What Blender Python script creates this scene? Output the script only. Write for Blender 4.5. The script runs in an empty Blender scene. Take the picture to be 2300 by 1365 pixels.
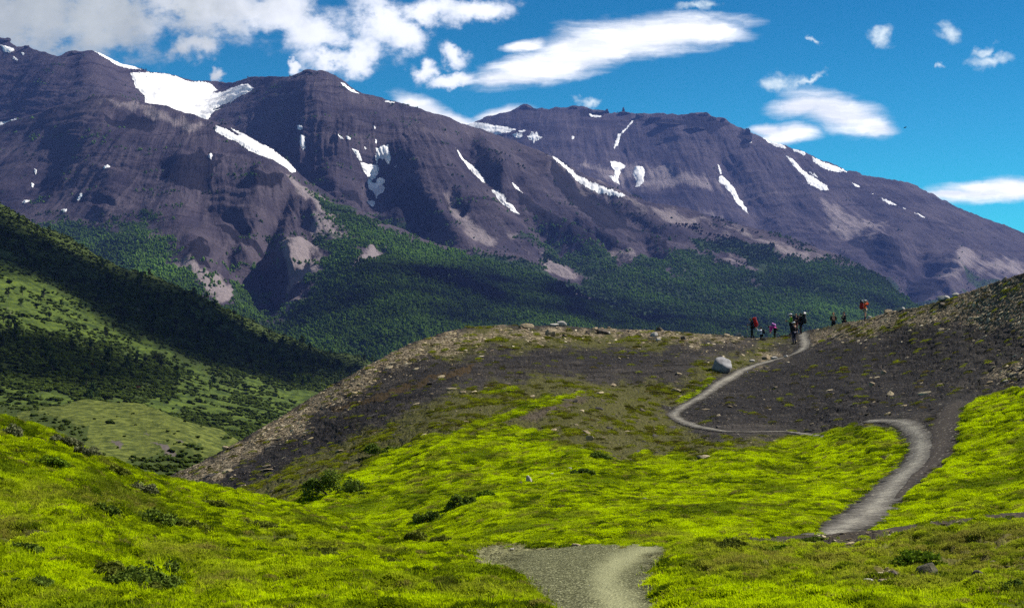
import bpy, bmesh, math, random
import numpy as np
from mathutils import Vector, Matrix, Euler
R = math.radians
rng = np.random.default_rng(7)
random.seed(7)
scene = bpy.context.scene
COL = scene.collection

# ------------------------------------------------------------------ camera
F = 3160.0                       # focal length in photo pixels (2300 wide)
HORIZON = 760.0
PITCH = math.atan((HORIZON - 682.5) / F)
cam_data = bpy.data.cameras.new('camera')
cam_data.sensor_width = 36.0
cam_data.lens = 36.0 * F / 2300.0
cam_data.clip_start = 0.1
cam_data.clip_end = 60000.0
cam = bpy.data.objects.new('camera', cam_data)
COL.objects.link(cam)
cam.rotation_euler = (math.pi / 2 + PITCH, 0, 0)
scene.camera = cam
cp, sp = math.cos(PITCH), math.sin(PITCH)

def ray_pt(px, py, d):
    """photo direction + distance along the view axis -> world point (a surveyed point of the place)"""
    px = np.asarray(px, float); py = np.asarray(py, float); d = np.asarray(d, float)
    a = (px - 1150.0) / F; b = (682.5 - py) / F
    return np.stack([a * d, (cp - b * sp) * d, (sp + b * cp) * d], -1)

def to_px(P):
    P = np.asarray(P, float)
    d = P[..., 1] * cp + P[..., 2] * sp
    b = (-P[..., 1] * sp + P[..., 2] * cp) / d
    return 1150 + F * P[..., 0] / d, 682.5 - F * b, d

SUN_AZ, SUN_EL = 64.0, 44.0
# ------------------------------------------------------------------ numpy noise
_G = rng.normal(size=(256, 3)); _G /= np.linalg.norm(_G, axis=1)[:, None]
_PERM = rng.permutation(256).astype(np.int64)
def _h(x, y, z):
    return _PERM[(_PERM[(_PERM[x & 255] + y) & 255] + z) & 255]
def perlin(p):
    p = np.asarray(p, float)
    i = np.floor(p).astype(np.int64); f = p - i
    u = f * f * f * (f * (f * 6 - 15) + 10)
    out = 0
    for dx in (0, 1):
        wx = u[..., 0] if dx else 1 - u[..., 0]
        for dy in (0, 1):
            wy = u[..., 1] if dy else 1 - u[..., 1]
            for dz in (0, 1):
                wz = u[..., 2] if dz else 1 - u[..., 2]
                g = _G[_h(i[..., 0] + dx, i[..., 1] + dy, i[..., 2] + dz)]
                out = out + wx * wy * wz * (g[..., 0] * (f[..., 0] - dx) + g[..., 1] * (f[..., 1] - dy) + g[..., 2] * (f[..., 2] - dz))
    return out * 1.5
def fbm(p, octs=5, gain=0.5, lac=2.03):
    p = np.asarray(p, float); a = 1.0; s = 0; n = 0
    for o in range(octs):
        s = s + a * perlin(p + 17.3 * o); n += a; a *= gain; p = p * lac
    return s / n
def ridged(p, octs=5, gain=0.55, lac=2.1):
    p = np.asarray(p, float); a = 1.0; s = 0; n = 0
    for o in range(octs):
        s = s + a * (1 - np.abs(perlin(p + 31.7 * o)) * 1.6); n += a; a *= gain; p = p * lac
    return s / n
def sstep(a, b, x):
    t = np.clip((x - a) / (b - a), 0, 1); return t * t * (3 - 2 * t)

# ------------------------------------------------------------------ 2D helpers
def tps(ctrl):
    c = np.array(ctrl, float)
    xy = c[:, :2] / 500.0; v = np.log(c[:, 2]); n = len(c)
    def U(r2): return r2 * np.log(r2 + 1e-9)
    d2 = ((xy[:, None] - xy[None]) ** 2).sum(-1)
    A = np.zeros((n + 3, n + 3)); A[:n, :n] = U(d2) + np.eye(n) * 1e-3
    A[:n, n] = 1; A[:n, n + 1:] = xy; A[n, :n] = 1; A[n + 1:, :n] = xy.T
    w = np.linalg.solve(A, np.concatenate([v, np.zeros(3)]))
    def ev(px, py):
        x = np.asarray(px, float) / 500; y = np.asarray(py, float) / 500
        s = w[n] + w[n + 1] * x + w[n + 2] * y
        for k in range(n):
            s = s + w[k] * U((x - xy[k, 0]) ** 2 + (y - xy[k, 1]) ** 2)
        return np.exp(s)
    return ev

def sdist(px, py, poly):
    """signed distance (positive inside) to a polygon"""
    poly = np.array(poly, float); px = np.asarray(px, float); py = np.asarray(py, float)
    best = np.full(px.shape, 1e18); inside = np.zeros(px.shape, bool)
    n = len(poly)
    for k in range(n):
        x0, y0 = poly[k]; x1, y1 = poly[(k + 1) % n]
        ex, ey = x1 - x0, y1 - y0
        t = np.clip(((px - x0) * ex + (py - y0) * ey) / (ex * ex + ey * ey + 1e-9), 0, 1)
        best = np.minimum(best, (px - x0 - t * ex) ** 2 + (py - y0 - t * ey) ** 2)
        c = ((y0 > py) != (y1 > py))
        inside ^= c & (px < (x1 - x0) * (py - y0) / (y1 - y0 + 1e-12) + x0)
    d = np.sqrt(best)
    return np.where(inside, d, -d)
def ldist(px, py, line):
    """distance to a polyline and the parameter 0..1 along it"""
    line = np.array(line, float)
    best = np.full(np.shape(px), 1e18); par = np.zeros(np.shape(px)); n = len(line) - 1
    for k in range(n):
        x0, y0 = line[k][:2]; x1, y1 = line[k + 1][:2]
        ex, ey = x1 - x0, y1 - y0
        t = np.clip(((px - x0) * ex + (py - y0) * ey) / (ex * ex + ey * ey + 1e-9), 0, 1)
        d = (px - x0 - t * ex) ** 2 + (py - y0 - t * ey) ** 2
        m = d < best; best = np.where(m, d, best); par = np.where(m, (k + t) / n, par)
    return np.sqrt(best), par

# ------------------------------------------------------------------ objects
def tag(o, label=None, cat=None, group=None, kind=None):
    if label: o['label'] = label
    if cat: o['category'] = cat
    if group: o['group'] = group
    if kind: o['kind'] = kind
    return o
def mesh_np(name, V, faces, mat=None, smooth=True, parent=None, attrs=None, link=True):
    """V (n,3); faces (m,3|4) int array or list of arrays"""
    me = bpy.data.meshes.new(name)
    V = np.asarray(V, np.float32); fl = faces if isinstance(faces, list) else [faces]
    fl = [np.asarray(f, np.int32) for f in fl if len(f)]
    loops = np.concatenate([f.ravel() for f in fl]); tot = np.concatenate([np.full(len(f), f.shape[1], np.int32) for f in fl])
    me.vertices.add(len(V)); me.vertices.foreach_set('co', V.ravel())
    me.loops.add(len(loops)); me.loops.foreach_set('vertex_index', loops)
    me.polygons.add(len(tot)); me.polygons.foreach_set('loop_start', np.concatenate([[0], np.cumsum(tot)[:-1]]).astype(np.int32))
    me.polygons.foreach_set('loop_total', tot)
    me.polygons.foreach_set('use_smooth', np.full(len(tot), bool(smooth)))
    me.update(calc_edges=True)
    for k, v in (attrs or {}).items():
        v = np.asarray(v, np.float32)
        if v.ndim == 1:
            me.attributes.new(k, 'FLOAT', 'POINT').data.foreach_set('value', v)
        else:
            me.attributes.new(k, 'FLOAT_VECTOR', 'POINT').data.foreach_set('vector', v.ravel())
    if mat: me.materials.append(mat)
    o = bpy.data.objects.new(name, me)
    if link: COL.objects.link(o)
    if parent: o.parent = parent
    return o
def grid_faces(nr, nc):
    i = np.arange(nr - 1)[:, None] * nc + np.arange(nc - 1)[None]
    return np.stack([i, i + nc, i + nc + 1, i + 1], -1).reshape(-1, 4)

def ico(sub=1):
    bm = bmesh.new(); bmesh.ops.create_icosphere(bm, subdivisions=sub, radius=1.0)
    V = np.array([v.co[:] for v in bm.verts]); Fc = np.array([[v.index for v in f.verts] for f in bm.faces]); bm.free()
    return V, Fc
ICO1, ICO2, ICO3 = ico(1), ico(2), ico(3)

# ------------------------------------------------------------------ materials
class NT:
    """small node-tree builder"""
    def __init__(s, name, world=False):
        if world:
            s.m = bpy.data.worlds.new(name)
        else:
            s.m = bpy.data.materials.new(name)
        s.m.use_nodes = True; s.t = s.m.node_tree; s.t.nodes.clear()
    def n(s, ty, **kw):
        nd = s.t.nodes.new(ty)
        for k, v in kw.items(): setattr(nd, k, v)
        return nd
    def put(s, sock, v):
        if hasattr(v, 'is_output') or isinstance(v, bpy.types.NodeSocket): s.t.links.new(v, sock)
        elif v is not None:
            if isinstance(v, (tuple, list)) and sock.type == 'RGBA' and len(v) == 3: v = (*v, 1)
            sock.default_value = v
    def math(s, op, a, b=None, c=None, clamp=False):
        nd = s.n('ShaderNodeMath', operation=op, use_clamp=clamp)
        for i, v in enumerate((a, b, c)):
            if v is not None: s.put(nd.inputs[i], v)
        return nd.outputs[0]
    def vmath(s, op, a, b=None, scale=None):
        nd = s.n('ShaderNodeVectorMath', operation=op)
        s.put(nd.inputs[0], a)
        if b is not None: s.put(nd.inputs[1], b)
        if scale is not None: s.put(nd.inputs['Scale'], scale)
        return nd.outputs['Value'] if op in ('LENGTH', 'DOT_PRODUCT', 'DISTANCE') else nd.outputs[0]
    def mix(s, f, a, b, blend='MIX'):
        nd = s.n('ShaderNodeMix', data_type='RGBA', blend_type=blend, clamp_factor=True)
        s.put(nd.inputs[0], f); s.put(nd.inputs[6], a); s.put(nd.inputs[7], b)
        return nd.outputs[2]
    def noise(s, vec, scale, detail=4, rough=0.55, dist=0.0, out=0):
        nd = s.n('ShaderNodeTexNoise'); s.put(nd.inputs['Vector'], vec)
        nd.inputs['Scale'].default_value = scale; nd.inputs['Detail'].default_value = detail
        nd.inputs['Roughness'].default_value = rough; nd.inputs['Distortion'].default_value = dist
        return nd.outputs[out]
    def vor(s, vec, scale, out='Distance', feature='F1'):
        nd = s.n('ShaderNodeTexVoronoi', feature=feature); s.put(nd.inputs['Vector'], vec)
        nd.inputs['Scale'].default_value = scale
        return nd.outputs[out]
    def ss(s, v, a, b, lo=0.0, hi=1.0):
        nd = s.n('ShaderNodeMapRange', interpolation_type='SMOOTHSTEP'); s.put(nd.inputs[0], v)
        nd.inputs[1].default_value = a; nd.inputs[2].default_value = b; nd.inputs[3].default_value = lo; nd.inputs[4].default_value = hi
        return nd.outputs[0]
    def attr(s, name, inst=False, vec=False):
        nd = s.n('ShaderNodeAttribute', attribute_name=name)
        if inst: nd.attribute_type = 'INSTANCER'
        return nd.outputs['Vector' if vec else 'Fac']
    def attrc(s, name, inst=False):
        nd = s.n('ShaderNodeAttribute', attribute_name=name)
        if inst: nd.attribute_type = 'INSTANCER'
        return nd.outputs['Color']
    def pos(s): return s.n('ShaderNodeNewGeometry').outputs['Position']
    def scalev(s, v, xyz): return s.vmath('MULTIPLY', v, xyz)
    def bump(s, h, dist, strength=1.0):
        nd = s.n('ShaderNodeBump'); s.put(nd.inputs['Height'], h)
        nd.inputs['Distance'].default_value = dist; nd.inputs['Strength'].default_value = strength
        return nd.outputs[0]
    def finish(s, col, rough=0.9, normal=None, spec=0.15):
        b = s.n('ShaderNodeBsdfPrincipled'); s.put(b.inputs['Base Color'], col); s.put(b.inputs['Roughness'], rough)
        b.inputs['Specular IOR Level'].default_value = spec
        if normal is not None: s.put(b.inputs['Normal'], normal)
        o = s.n('ShaderNodeOutputMaterial'); s.t.links.new(b.outputs[0], o.inputs[0]); s.b = b
        return s.m
def flat_mat(name, col, rough=0.8, var=0.15, scale=20.0, bump=0.0):
    t = NT(name); p = t.n('ShaderNodeTexCoord').outputs['Object']
    nz = t.noise(p, scale, 4)
    c = t.mix(t.ss(nz, .3, .7), tuple(x * (1 - var) for x in col), tuple(min(1, x * (1 + var)) for x in col))
    return t.finish(c, rough, t.bump(nz, bump) if bump else None)

# ------------------------------------------------------------------ scatter (for stuff nobody could count)
def scatter(name, pts, rot, scl, tint, idx, sources, label=None, kind='stuff'):
    n = len(pts)
    me = bpy.data.meshes.new(name); me.vertices.add(n)
    me.vertices.foreach_set('co', np.asarray(pts, np.float32).ravel())
    def A(k, ty, f, v): me.attributes.new(k, ty, 'POINT').data.foreach_set(f, v)
    A('rot', 'FLOAT_VECTOR', 'vector', np.asarray(rot, np.float32).ravel())
    A('scl', 'FLOAT_VECTOR', 'vector', np.asarray(scl, np.float32).ravel())
    A('tint', 'FLOAT_VECTOR', 'vector', np.asarray(tint, np.float32).ravel())
    A('pick', 'INT', 'value', np.asarray(idx, np.int32))
    o = bpy.data.objects.new(name, me); COL.objects.link(o)
    g = bpy.data.node_groups.new(name, 'GeometryNodeTree')
    g.interface.new_socket('Geometry', in_out='INPUT', socket_type='NodeSocketGeometry')
    g.interface.new_socket('Geometry', in_out='OUTPUT', socket_type='NodeSocketGeometry')
    N, L = g.nodes, g.links
    gi = N.new('NodeGroupInput'); go = N.new('NodeGroupOutput')
    m2p = N.new('GeometryNodeMeshToPoints'); iop = N.new('GeometryNodeInstanceOnPoints')
    g2i = N.new('GeometryNodeJoinGeometry')
    for s in sources[::-1]:
        oi = N.new('GeometryNodeObjectInfo'); oi.inputs['Object'].default_value = s; oi.inputs['As Instance'].default_value = True
        L.new(oi.outputs['Geometry'], g2i.inputs[0])
    def na(k, ty):
        nd = N.new('GeometryNodeInputNamedAttribute'); nd.data_type = ty; nd.inputs[0].default_value = k; return nd.outputs[0]
    L.new(gi.outputs[0], m2p.inputs[0]); L.new(m2p.outputs[0], iop.inputs['Points'])
    L.new(g2i.outputs[0], iop.inputs['Instance']); iop.inputs['Pick Instance'].default_value = True
    L.new(na('pick', 'INT'), iop.inputs['Instance Index'])
    e2r = N.new('FunctionNodeEulerToRotation'); L.new(na('rot', 'FLOAT_VECTOR'), e2r.inputs[0]); L.new(e2r.outputs[0], iop.inputs['Rotation'])
    L.new(na('scl', 'FLOAT_VECTOR'), iop.inputs['Scale']); L.new(iop.outputs[0], go.inputs[0])
    md = o.modifiers.new('scatter', 'NODES'); md.node_group = g
    tag(o, label, None, None, kind)
    return o
# ================================================================== terrain sheets
class Sheet:
    """A sheet of terrain: its skyline, its distance from the view point and real relief on top."""
    def __init__(s, name, sil, ctrl, x0, x1, bottom, step, rows, relief, crest=0.0, crest_scale=40.0, smooth=8, back=None, front=None):
        s.name = name
        nx = int((x1 - x0) / step) + 1
        s.x0, s.x1, s.nx, s.nr = x0, x1, nx, rows
        px = np.linspace(x0, x1, nx); s.px = px
        sil = np.array(sil, float); S = np.interp(px, sil[:, 0], sil[:, 1])
        k = max(1, int(smooth / step)); ker = np.hanning(2 * k + 3); ker /= ker.sum()
        S = np.convolve(np.pad(S, k + 1, mode='edge'), ker, 'valid')
        if crest: S = S + crest * fbm(np.stack([px / crest_scale, px * 0 + 3.3, px * 0], -1), 5, .6)
        B = np.full(nx, bottom) if np.isscalar(bottom) else np.interp(px, *np.array(bottom, float).T)
        s.S, s.B = S, B
        t = np.linspace(0, 1, rows)[:, None]
        s.PX = np.broadcast_to(px[None], (rows, nx)).copy(); s.PY = S[None] + t * (B - S)[None]
        s.D = tps(ctrl)(s.PX, s.PY)
        P = ray_pt(s.PX, s.PY, s.D)
        s.P = relief(s, P)
        s.back, s.front = back, front
    def at(s, px, py):
        """point of the finished surface seen in this direction"""
        px = np.asarray(px, float); py = np.asarray(py, float)
        j = np.clip((px - s.x0) / (s.x1 - s.x0) * (s.nx - 1), 0, s.nx - 1.001); j0 = j.astype(int); fj = (j - j0)[..., None]
        S = np.interp(px, s.px, s.S); B = np.interp(px, s.px, s.B)
        i = np.clip((py - S) / (B - S) * (s.nr - 1), 0, s.nr - 1.001); i0 = i.astype(int); fi = (i - i0)[..., None]
        P = s.P
        return (P[i0, j0] * (1 - fi) + P[i0 + 1, j0] * fi) * (1 - fj) + (P[i0, j0 + 1] * (1 - fi) + P[i0 + 1, j0 + 1] * fi) * fj
    def normal(s, px, py, e=6.0):
        a = s.at(np.asarray(px) + e, py) - s.at(np.asarray(px) - e, py); b = s.at(px, np.asarray(py) - e) - s.at(px, np.asarray(py) + e)
        n = np.cross(a, b); n /= np.linalg.norm(n, axis=-1, keepdims=True) + 1e-12
        return n
    def build(s, mat, attrs, label=None, smooth=True):
        V = s.P.reshape(-1, 3); A = {k: np.broadcast_to(v, s.PX.shape) for k, v in attrs.items()}
        G = [s.P]; AG = {k: [v] for k, v in A.items()}
        if s.back is not None:       # the far side of the crest, out of sight
            top = s.P[0]; d = top.copy(); d[:, 2] = 0; d /= np.linalg.norm(d, axis=1)[:, None]
            rows = []
            for dist, drop in s.back[::-1]:
                q = top + d * dist; q[:, 2] -= drop; rows.append(q)
            G.insert(0, np.array(rows))
            for k in AG: AG[k].insert(0, np.repeat(A[k][:1], len(rows), 0))
        if s.front is not None:      # the ground running on under and behind the view point
            bot = s.P[-1]; rows = []
            for f, z in s.front:
                q = bot.copy(); q[:, 1] = bot[:, 1] + f; q[:, 0] = bot[:, 0] * 1.0; q[:, 2] = z if z is not None else bot[:, 2]; rows.append(q)
            G.append(np.array(rows))
            for k in AG: AG[k].append(np.repeat(A[k][-1:], len(rows), 0))
        G = np.concatenate(G, 0); nr, nc = G.shape[:2]
        o = mesh_np(s.name, G.reshape(-1, 3), grid_faces(nr, nc), mat, smooth, attrs={k: np.concatenate(v, 0).ravel() for k, v in AG.items()})
        tag(o, label, None, None, 'structure'); s.obj = o
        return o

def warp(s, amp, sc, seed=0.0, ax=1.0, ay=1.0):
    q = np.stack([s.PX / sc * ax, s.PY / sc * ay, np.full_like(s.PX, seed)], -1)
    return s.PX + amp * fbm(q, 4), s.PY + amp * fbm(q + 55.5, 4)

# ------------------------------------------------------------------ far mountains
def bump_line(s, line, width, up, asym=0.0):
    """a rib (up>0) or a gully (up<0) along a line; returns an offset in metres"""
    d, t = ldist(s.PX + s.wx * 0.6, s.PY + s.wy * 0.6, line)
    return up * np.exp(-(d / width) ** 2) * sstep(-.02, .15, t) * (1 - sstep(.85, 1.02, t) * .7)
def mtn_relief(ribs, a_big, a_rib, sc, lean):
    def f(s, P):
        q = np.stack([s.PX / 60, s.PY / 60, np.full_like(s.PX, sc)], -1)
        s.wx = 22 * fbm(q, 4); s.wy = 22 * fbm(q + 40.4, 4)
        off = np.zeros(s.PX.shape)
        s.fall = P[..., 0] + np.interp(s.PX, *lean) * P[..., 2]      # constant down each fall line
        for line, w, up in ribs: off += bump_line(s, line, w, up * .6)
        x, y, z = P[..., 0], P[..., 1], P[..., 2]
        big = fbm(np.stack([s.fall / 380, y / 500, z / 700 + sc], -1), 4) * a_big
        # runnels down the fall line (these slopes face the viewer, so they run along y/z)
        wob = fbm(np.stack([x / 200, y / 500, z / 200 + 9], -1), 4) * 70
        run = (ridged(np.stack([(s.fall + wob) / 95, y / 900, z / 800 + sc], -1), 5, .6) - .6) * a_rib
        run2 = (ridged(np.stack([(s.fall + wob * .5) / 30, y / 500, z / 260 + sc * 2], -1), 3, .6) - .6) * a_rib * .2
        pt = sstep(-.15, .4, fbm(np.stack([x / 300, y / 400, z / 240 + sc], -1), 3))
        st = fbm(np.stack([x / 500, y / 900, (z + wob * .5) / 24 + sc], -1), 4, .6) * a_rib * .7
        fine = fbm(np.stack([x / 30, y / 50, z / 30], -1), 5, .62) * a_rib * .3
        n = np.array([0.05, -0.62, 0.78])
        edge = sstep(0, 60, s.PY - s.S[None]) * .8 + .2
        return P + ((off + big + (run + run2) * edge * (.35 + .9 * pt) + st * edge * (1.2 - pt) + fine))[..., None] * n
    return f

SIL_A = [(880, 330), (1000, 300), (1040, 288), (1080, 270), (1130, 252), (1160, 242), (1172, 235), (1186, 234), (1200, 240), (1232, 240), (1262, 238), (1290, 234), (1310, 238), (1330, 243), (1360, 250), (1395, 256), (1430, 258), (1480, 258), (1540, 259), (1565, 254), (1580, 251), (1594, 257), (1602, 266), (1620, 268), (1640, 279), (1660, 287), (1700, 303), (1780, 333), (1830, 357), (1900, 383), (1960, 399), (2020, 409), (2060, 418), (2100, 435), (2150, 461), (2200, 482), (2250, 505), (2300, 527), (2400, 572), (2600, 650), (2800, 720)]
CT_A = [(880, 330, 7000), (1180, 235, 6900), (1400, 256, 6800), (1590, 255, 6600), (1780, 333, 6400), (2020, 409, 6200), (2300, 527, 5900), (2800, 720, 5600),
        (1100, 330, 6500), (1300, 400, 6000), (1450, 360, 6250), (1600, 440, 5850), (1760, 420, 5950), (1850, 480, 5650), (1700, 520, 5550), (1950, 470, 5800), (2000, 540, 5350), (2150, 540, 5450),
        (2200, 600, 5150), (2080, 620, 5000), (1960, 600, 5250), (2180, 680, 4700), (1900, 660, 5000), (2060, 690, 4700), (2300, 620, 5150), (2600, 740, 4900), (1500, 600, 5200), (1300, 600, 5300), (2300, 760, 4500), (1900, 780, 4500), (1300, 780, 4800)]
RIB_A = [([(1620, 300), (1640, 400), (1700, 480), (1720, 560)], 30, -45), ([(1390, 280), (1400, 400), (1450, 500)], 26, -35), ([(1500, 270), (1530, 400), (1600, 520)], 40, 35),
         ([(2050, 540), (2080, 600), (2040, 640), (2030, 690)], 26, -60), ([(2140, 560), (2150, 620), (2120, 660)], 24, 50), ([(1990, 520), (1930, 580), (1930, 640)], 40, 40), ([(1780, 360), (1860, 440), (2000, 500)], 22, -30)]
SIL_1 = [(-400, 30), (0, 88), (14, 90), (38, 106), (60, 104), (75, 113), (105, 120), (130, 129), (150, 119), (165, 115), (185, 116), (210, 126), (260, 141), (330, 160), (370, 168), (430, 178), (490, 182), (560, 176), (620, 172), (655, 168), (672, 161), (688, 152), (703, 156), (735, 165), (770, 180), (800, 195), (850, 213), (890, 225), (950, 248), (1000, 265), (1050, 283), (1100, 298), (1160, 318), (1240, 355), (1300, 385), (1390, 432), (1450, 455), (1500, 463), (1560, 478), (1640, 500), (1700, 516), (1780, 540), (1850, 567), (1930, 597), (1990, 635), (2020, 662), (2100, 710), (2800, 860)]
CT_1 = [(-400, 30, 5200), (0, 88, 4950), (180, 115, 4700), (490, 182, 5000), (690, 153, 4500), (850, 213, 4400), (1060, 285, 4300), (1240, 355, 4120), (1390, 432, 3950), (1500, 463, 3850), (1700, 516, 3700), (1850, 567, 3550), (2020, 662, 3250), (2800, 860, 2600),
        (0, 200, 4550), (200, 210, 4350), (330, 220, 4500), (430, 240, 4560), (560, 240, 4480), (690, 240, 4150), (600, 330, 4100), (300, 330, 4200), (0, 330, 4200), (690, 350, 3850), (760, 420, 3600), (840, 300, 3900), (845, 400, 3760), (850, 470, 3560), (1000, 330, 3830), (960, 420, 3520), (1100, 400, 3640), (1170, 470, 3450),
        (930, 520, 3330), (1050, 520, 3230), (1200, 560, 3230), (1100, 600, 2980), (1250, 620, 2950), (1330, 480, 3620), (1300, 550, 3330), (1420, 540, 3450), (1400, 620, 2980), (1600, 560, 3500), (1560, 640, 2950), (1750, 600, 3280), (1400, 720, 2480), (1700, 720, 2600), (1950, 700, 2900), (700, 600, 3300), (0, 600, 3600), (-400, 500, 4000), (300, 600, 3400), (1000, 780, 2300), (1700, 830, 2100), (2400, 800, 2400)]
RIB_1 = [([(840, 290), (835, 370), (845, 430), (835, 490)], 34, -30), ([(790, 250), (770, 330), (720, 420)], 30, 28), ([(930, 270), (940, 380), (900, 460), (890, 520)], 34, 30), ([(875, 420), (920, 470), (960, 520)], 24, -45),
         ([(1010, 300), (1090, 390), (1180, 480), (1300, 590)], 22, -55), ([(1060, 300), (1150, 400), (1260, 500), (1400, 590)], 24, 48), ([(1130, 380), (1200, 440), (1330, 520), (1420, 590)], 17, -70), ([(1230, 380), (1330, 460), (1440, 530), (1500, 580)], 20, -60), ([(1200, 350), (1290, 430), (1400, 510), (1540, 570)], 16, 40), ([(1280, 395), (1400, 470), (1530, 540)], 14, -45),
         ([(960, 430), (1000, 500), (1050, 560)], 24, 30), ([(1000, 440), (1050, 470)], 20, -35), ([(430, 200), (450, 260)], 50, -40), ([(180, 120), (240, 200), (300, 260)], 40, 40), ([(690, 160), (690, 260), (640, 360)], 50, 30)]
SIL_2 = [(-400, 430), (-100, 315), (0, 284), (60, 263), (130, 240), (190, 223), (230, 214), (280, 218), (320, 228), (380, 243), (440, 263), (487, 283), (517, 287), (545, 299), (574, 312), (612, 331), (644, 355), (668, 388), (700, 412), (760, 450), (820, 478), (880, 503), (950, 533), (1000, 550), (1080, 578), (1150, 600), (1230, 624), (1300, 656), (1400, 702), (1500, 745), (1700, 800), (2000, 850)]
CT_2 = [(-400, 430, 4200), (0, 284, 3950), (230, 214, 3750), (440, 262, 3600), (660, 388, 3260), (760, 450, 3120), (880, 503, 2950), (1150, 600, 2680), (1400, 702, 2450), (2000, 850, 2100),
        (0, 400, 3400), (200, 320, 3400), (330, 300, 3420), (420, 340, 3240), (330, 420, 3050), (150, 450, 3120), (520, 380, 3130), (620, 420, 3000), (480, 450, 2960), (0, 520, 3000), (200, 520, 2840), (350, 500, 2760), (500, 520, 2700), (640, 500, 2800), (750, 510, 2750), (590, 610, 2550), (598, 680, 2420), (540, 570, 2560), (450, 570, 2480), (660, 570, 2500), (640, 640, 2420), (700, 560, 2600),
        (520, 650, 2340), (640, 690, 2300), (300, 560, 2500), (400, 640, 2250), (800, 560, 2500), (850, 640, 2230), (800, 720, 2020), (1000, 640, 2300), (1100, 680, 2230), (700, 790, 1830), (1000, 760, 1900), (1250, 720, 2150), (0, 650, 2600), (500, 760, 1950), (300, 760, 2000), (1100, 850, 1700), (700, 880, 1650), (1700, 880, 1900), (0, 850, 2200)]
RIB_2 = [([(420, 335), (400, 420), (330, 500)], 36, 30), ([(560, 400), (620, 400), (700, 470), (740, 520)], 26, 34), ([(380, 480), (430, 560), (450, 620)], 34, 28), ([(640, 420), (610, 500), (590, 580), (597, 690)], 24, -48), ([(500, 560), (545, 620), (590, 690)], 16, -38), ([(540, 540), (575, 620), (600, 690)], 9, 22),
         ([(700, 560), (650, 620), (610, 690)], 18, -34), ([(660, 540), (650, 600)], 40, 34), ([(230, 260), (330, 270), (420, 300)], 22, -26), ([(420, 470), (500, 480), (560, 520)], 20, -30), ([(150, 300), (100, 380), (60, 450)], 40, -24), ([(260, 380), (240, 460)], 40, 20), ([(860, 555), (840, 600)], 14, -18)]

mA = Sheet('mountain', SIL_A, CT_A, 860, 2800, [(0, 800), (2800, 900)], 2.6, 200, mtn_relief(RIB_A, 30, 15, 3.0, ([1100, 1500, 1800, 2300], [-.2, .25, .7, 1.1])), crest=7, crest_scale=26, smooth=4, back=[(60, 30), (600, 500), (2000, 1300)])
mB = Sheet('mountain', SIL_1, CT_1, -400, 2700, [(-400, 620), (2000, 860), (2700, 900)], 2.6, 290, mtn_relief(RIB_1, 30, 14, 7.0, ([0, 650, 1000, 1300, 2000], [-.2, 0, .8, 1.1, 1.4])), crest=4, crest_scale=30, smooth=5, back=[(60, 30), (500, 400), (1500, 1000)])
mC = Sheet('mountain_spur', SIL_2, CT_2, -400, 1900, [(-400, 880), (1900, 900)], 2.6, 290, mtn_relief(RIB_2, 22, 13, 11.0, ([0, 300, 500, 700, 1000], [-.6, -.2, .5, .9, 1.2])), crest=5, crest_scale=40, smooth=6, back=[(60, 40), (400, 320), (1200, 700)])

# vegetation, pale scree and dark areas of the mountains
def areas(s, polys, soft=25, amp=40, sc=70, seed=0, ax=1.0, ay=1.0):
    wx, wy = warp(s, amp, sc, seed, ax, ay); m = np.full(s.PX.shape, -1e9)
    for p in polys: m = np.maximum(m, sdist(wx, wy, p))
    return sstep(-soft, soft, m)
VEG_2 = [[(690, 425), (740, 440), (880, 505), (1000, 552), (1300, 640), (1400, 680), (2000, 780), (2000, 960), (560, 960), (590, 730), (640, 690), (700, 650), (660, 630), (760, 590), (700, 545), (790, 550), (830, 535), (760, 520), (720, 490)],
         [(690, 545), (760, 575), (740, 620), (700, 610)],
         [(130, 515), (330, 510), (400, 590), (440, 640), (500, 660), (560, 640), (600, 690), (560, 760), (300, 900), (-400, 900), (-400, 560), (0, 560)]]
NOVEG_2 = [[(835, 555), (870, 550), (830, 600), (790, 610)], [(600, 690), (690, 668), (660, 700), (580, 725)], [(380, 580), (430, 600), (520, 640), (520, 690), (490, 690), (470, 650)], [(640, 540), (700, 550), (735, 580), (700, 620), (640, 640)]]
VEG_1 = [[(880, 500), (1000, 560), (1150, 590), (1260, 640), (1320, 620), (1250, 580), (1180, 545), (1190, 520), (1300, 570), (1420, 590), (1520, 560), (1560, 520), (1700, 530), (1850, 570), (2000, 640), (2100, 720), (2800, 860), (2000, 900), (900, 900), (700, 700)]]
NOVEG_1 = [[(1230, 590), (1280, 600), (1300, 640), (1240, 630)], [(1560, 480), (1700, 520), (1860, 590), (1800, 590), (1700, 550), (1600, 520)], [(1560, 560), (1640, 570), (1720, 605), (1640, 595)], [(1380, 570), (1420, 580), (1400, 610), (1370, 590)], [(1480, 605), (1540, 612), (1510, 620)], [(1670, 628), (1720, 632), (1700, 640)]]
VEG_A = [[(1900, 640), (2010, 640), (2040, 690), (2180, 660), (2160, 600), (2250, 640), (2300, 640), (2300, 800), (1800, 800)]]
def vegmask(s, pos, neg, seed, ax, ay):
    v = areas(s, pos, 34, 70, 75, seed, ax, ay)
    if neg: v = v * (1 - areas(s, neg, 8, 22, 30, seed + 3))
    return v
veg2 = vegmask(mC, VEG_2, NOVEG_2, 1.0, .6, 1.6)
veg1 = vegmask(mB, VEG_1, NOVEG_1, 2.0, .6, 1.6)
vegA = vegmask(mA, VEG_A, None, 4.0, .6, 1.6)
def c4(L): return [(x * .634 + 674, y * .634 + 225) for x, y in L]
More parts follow.
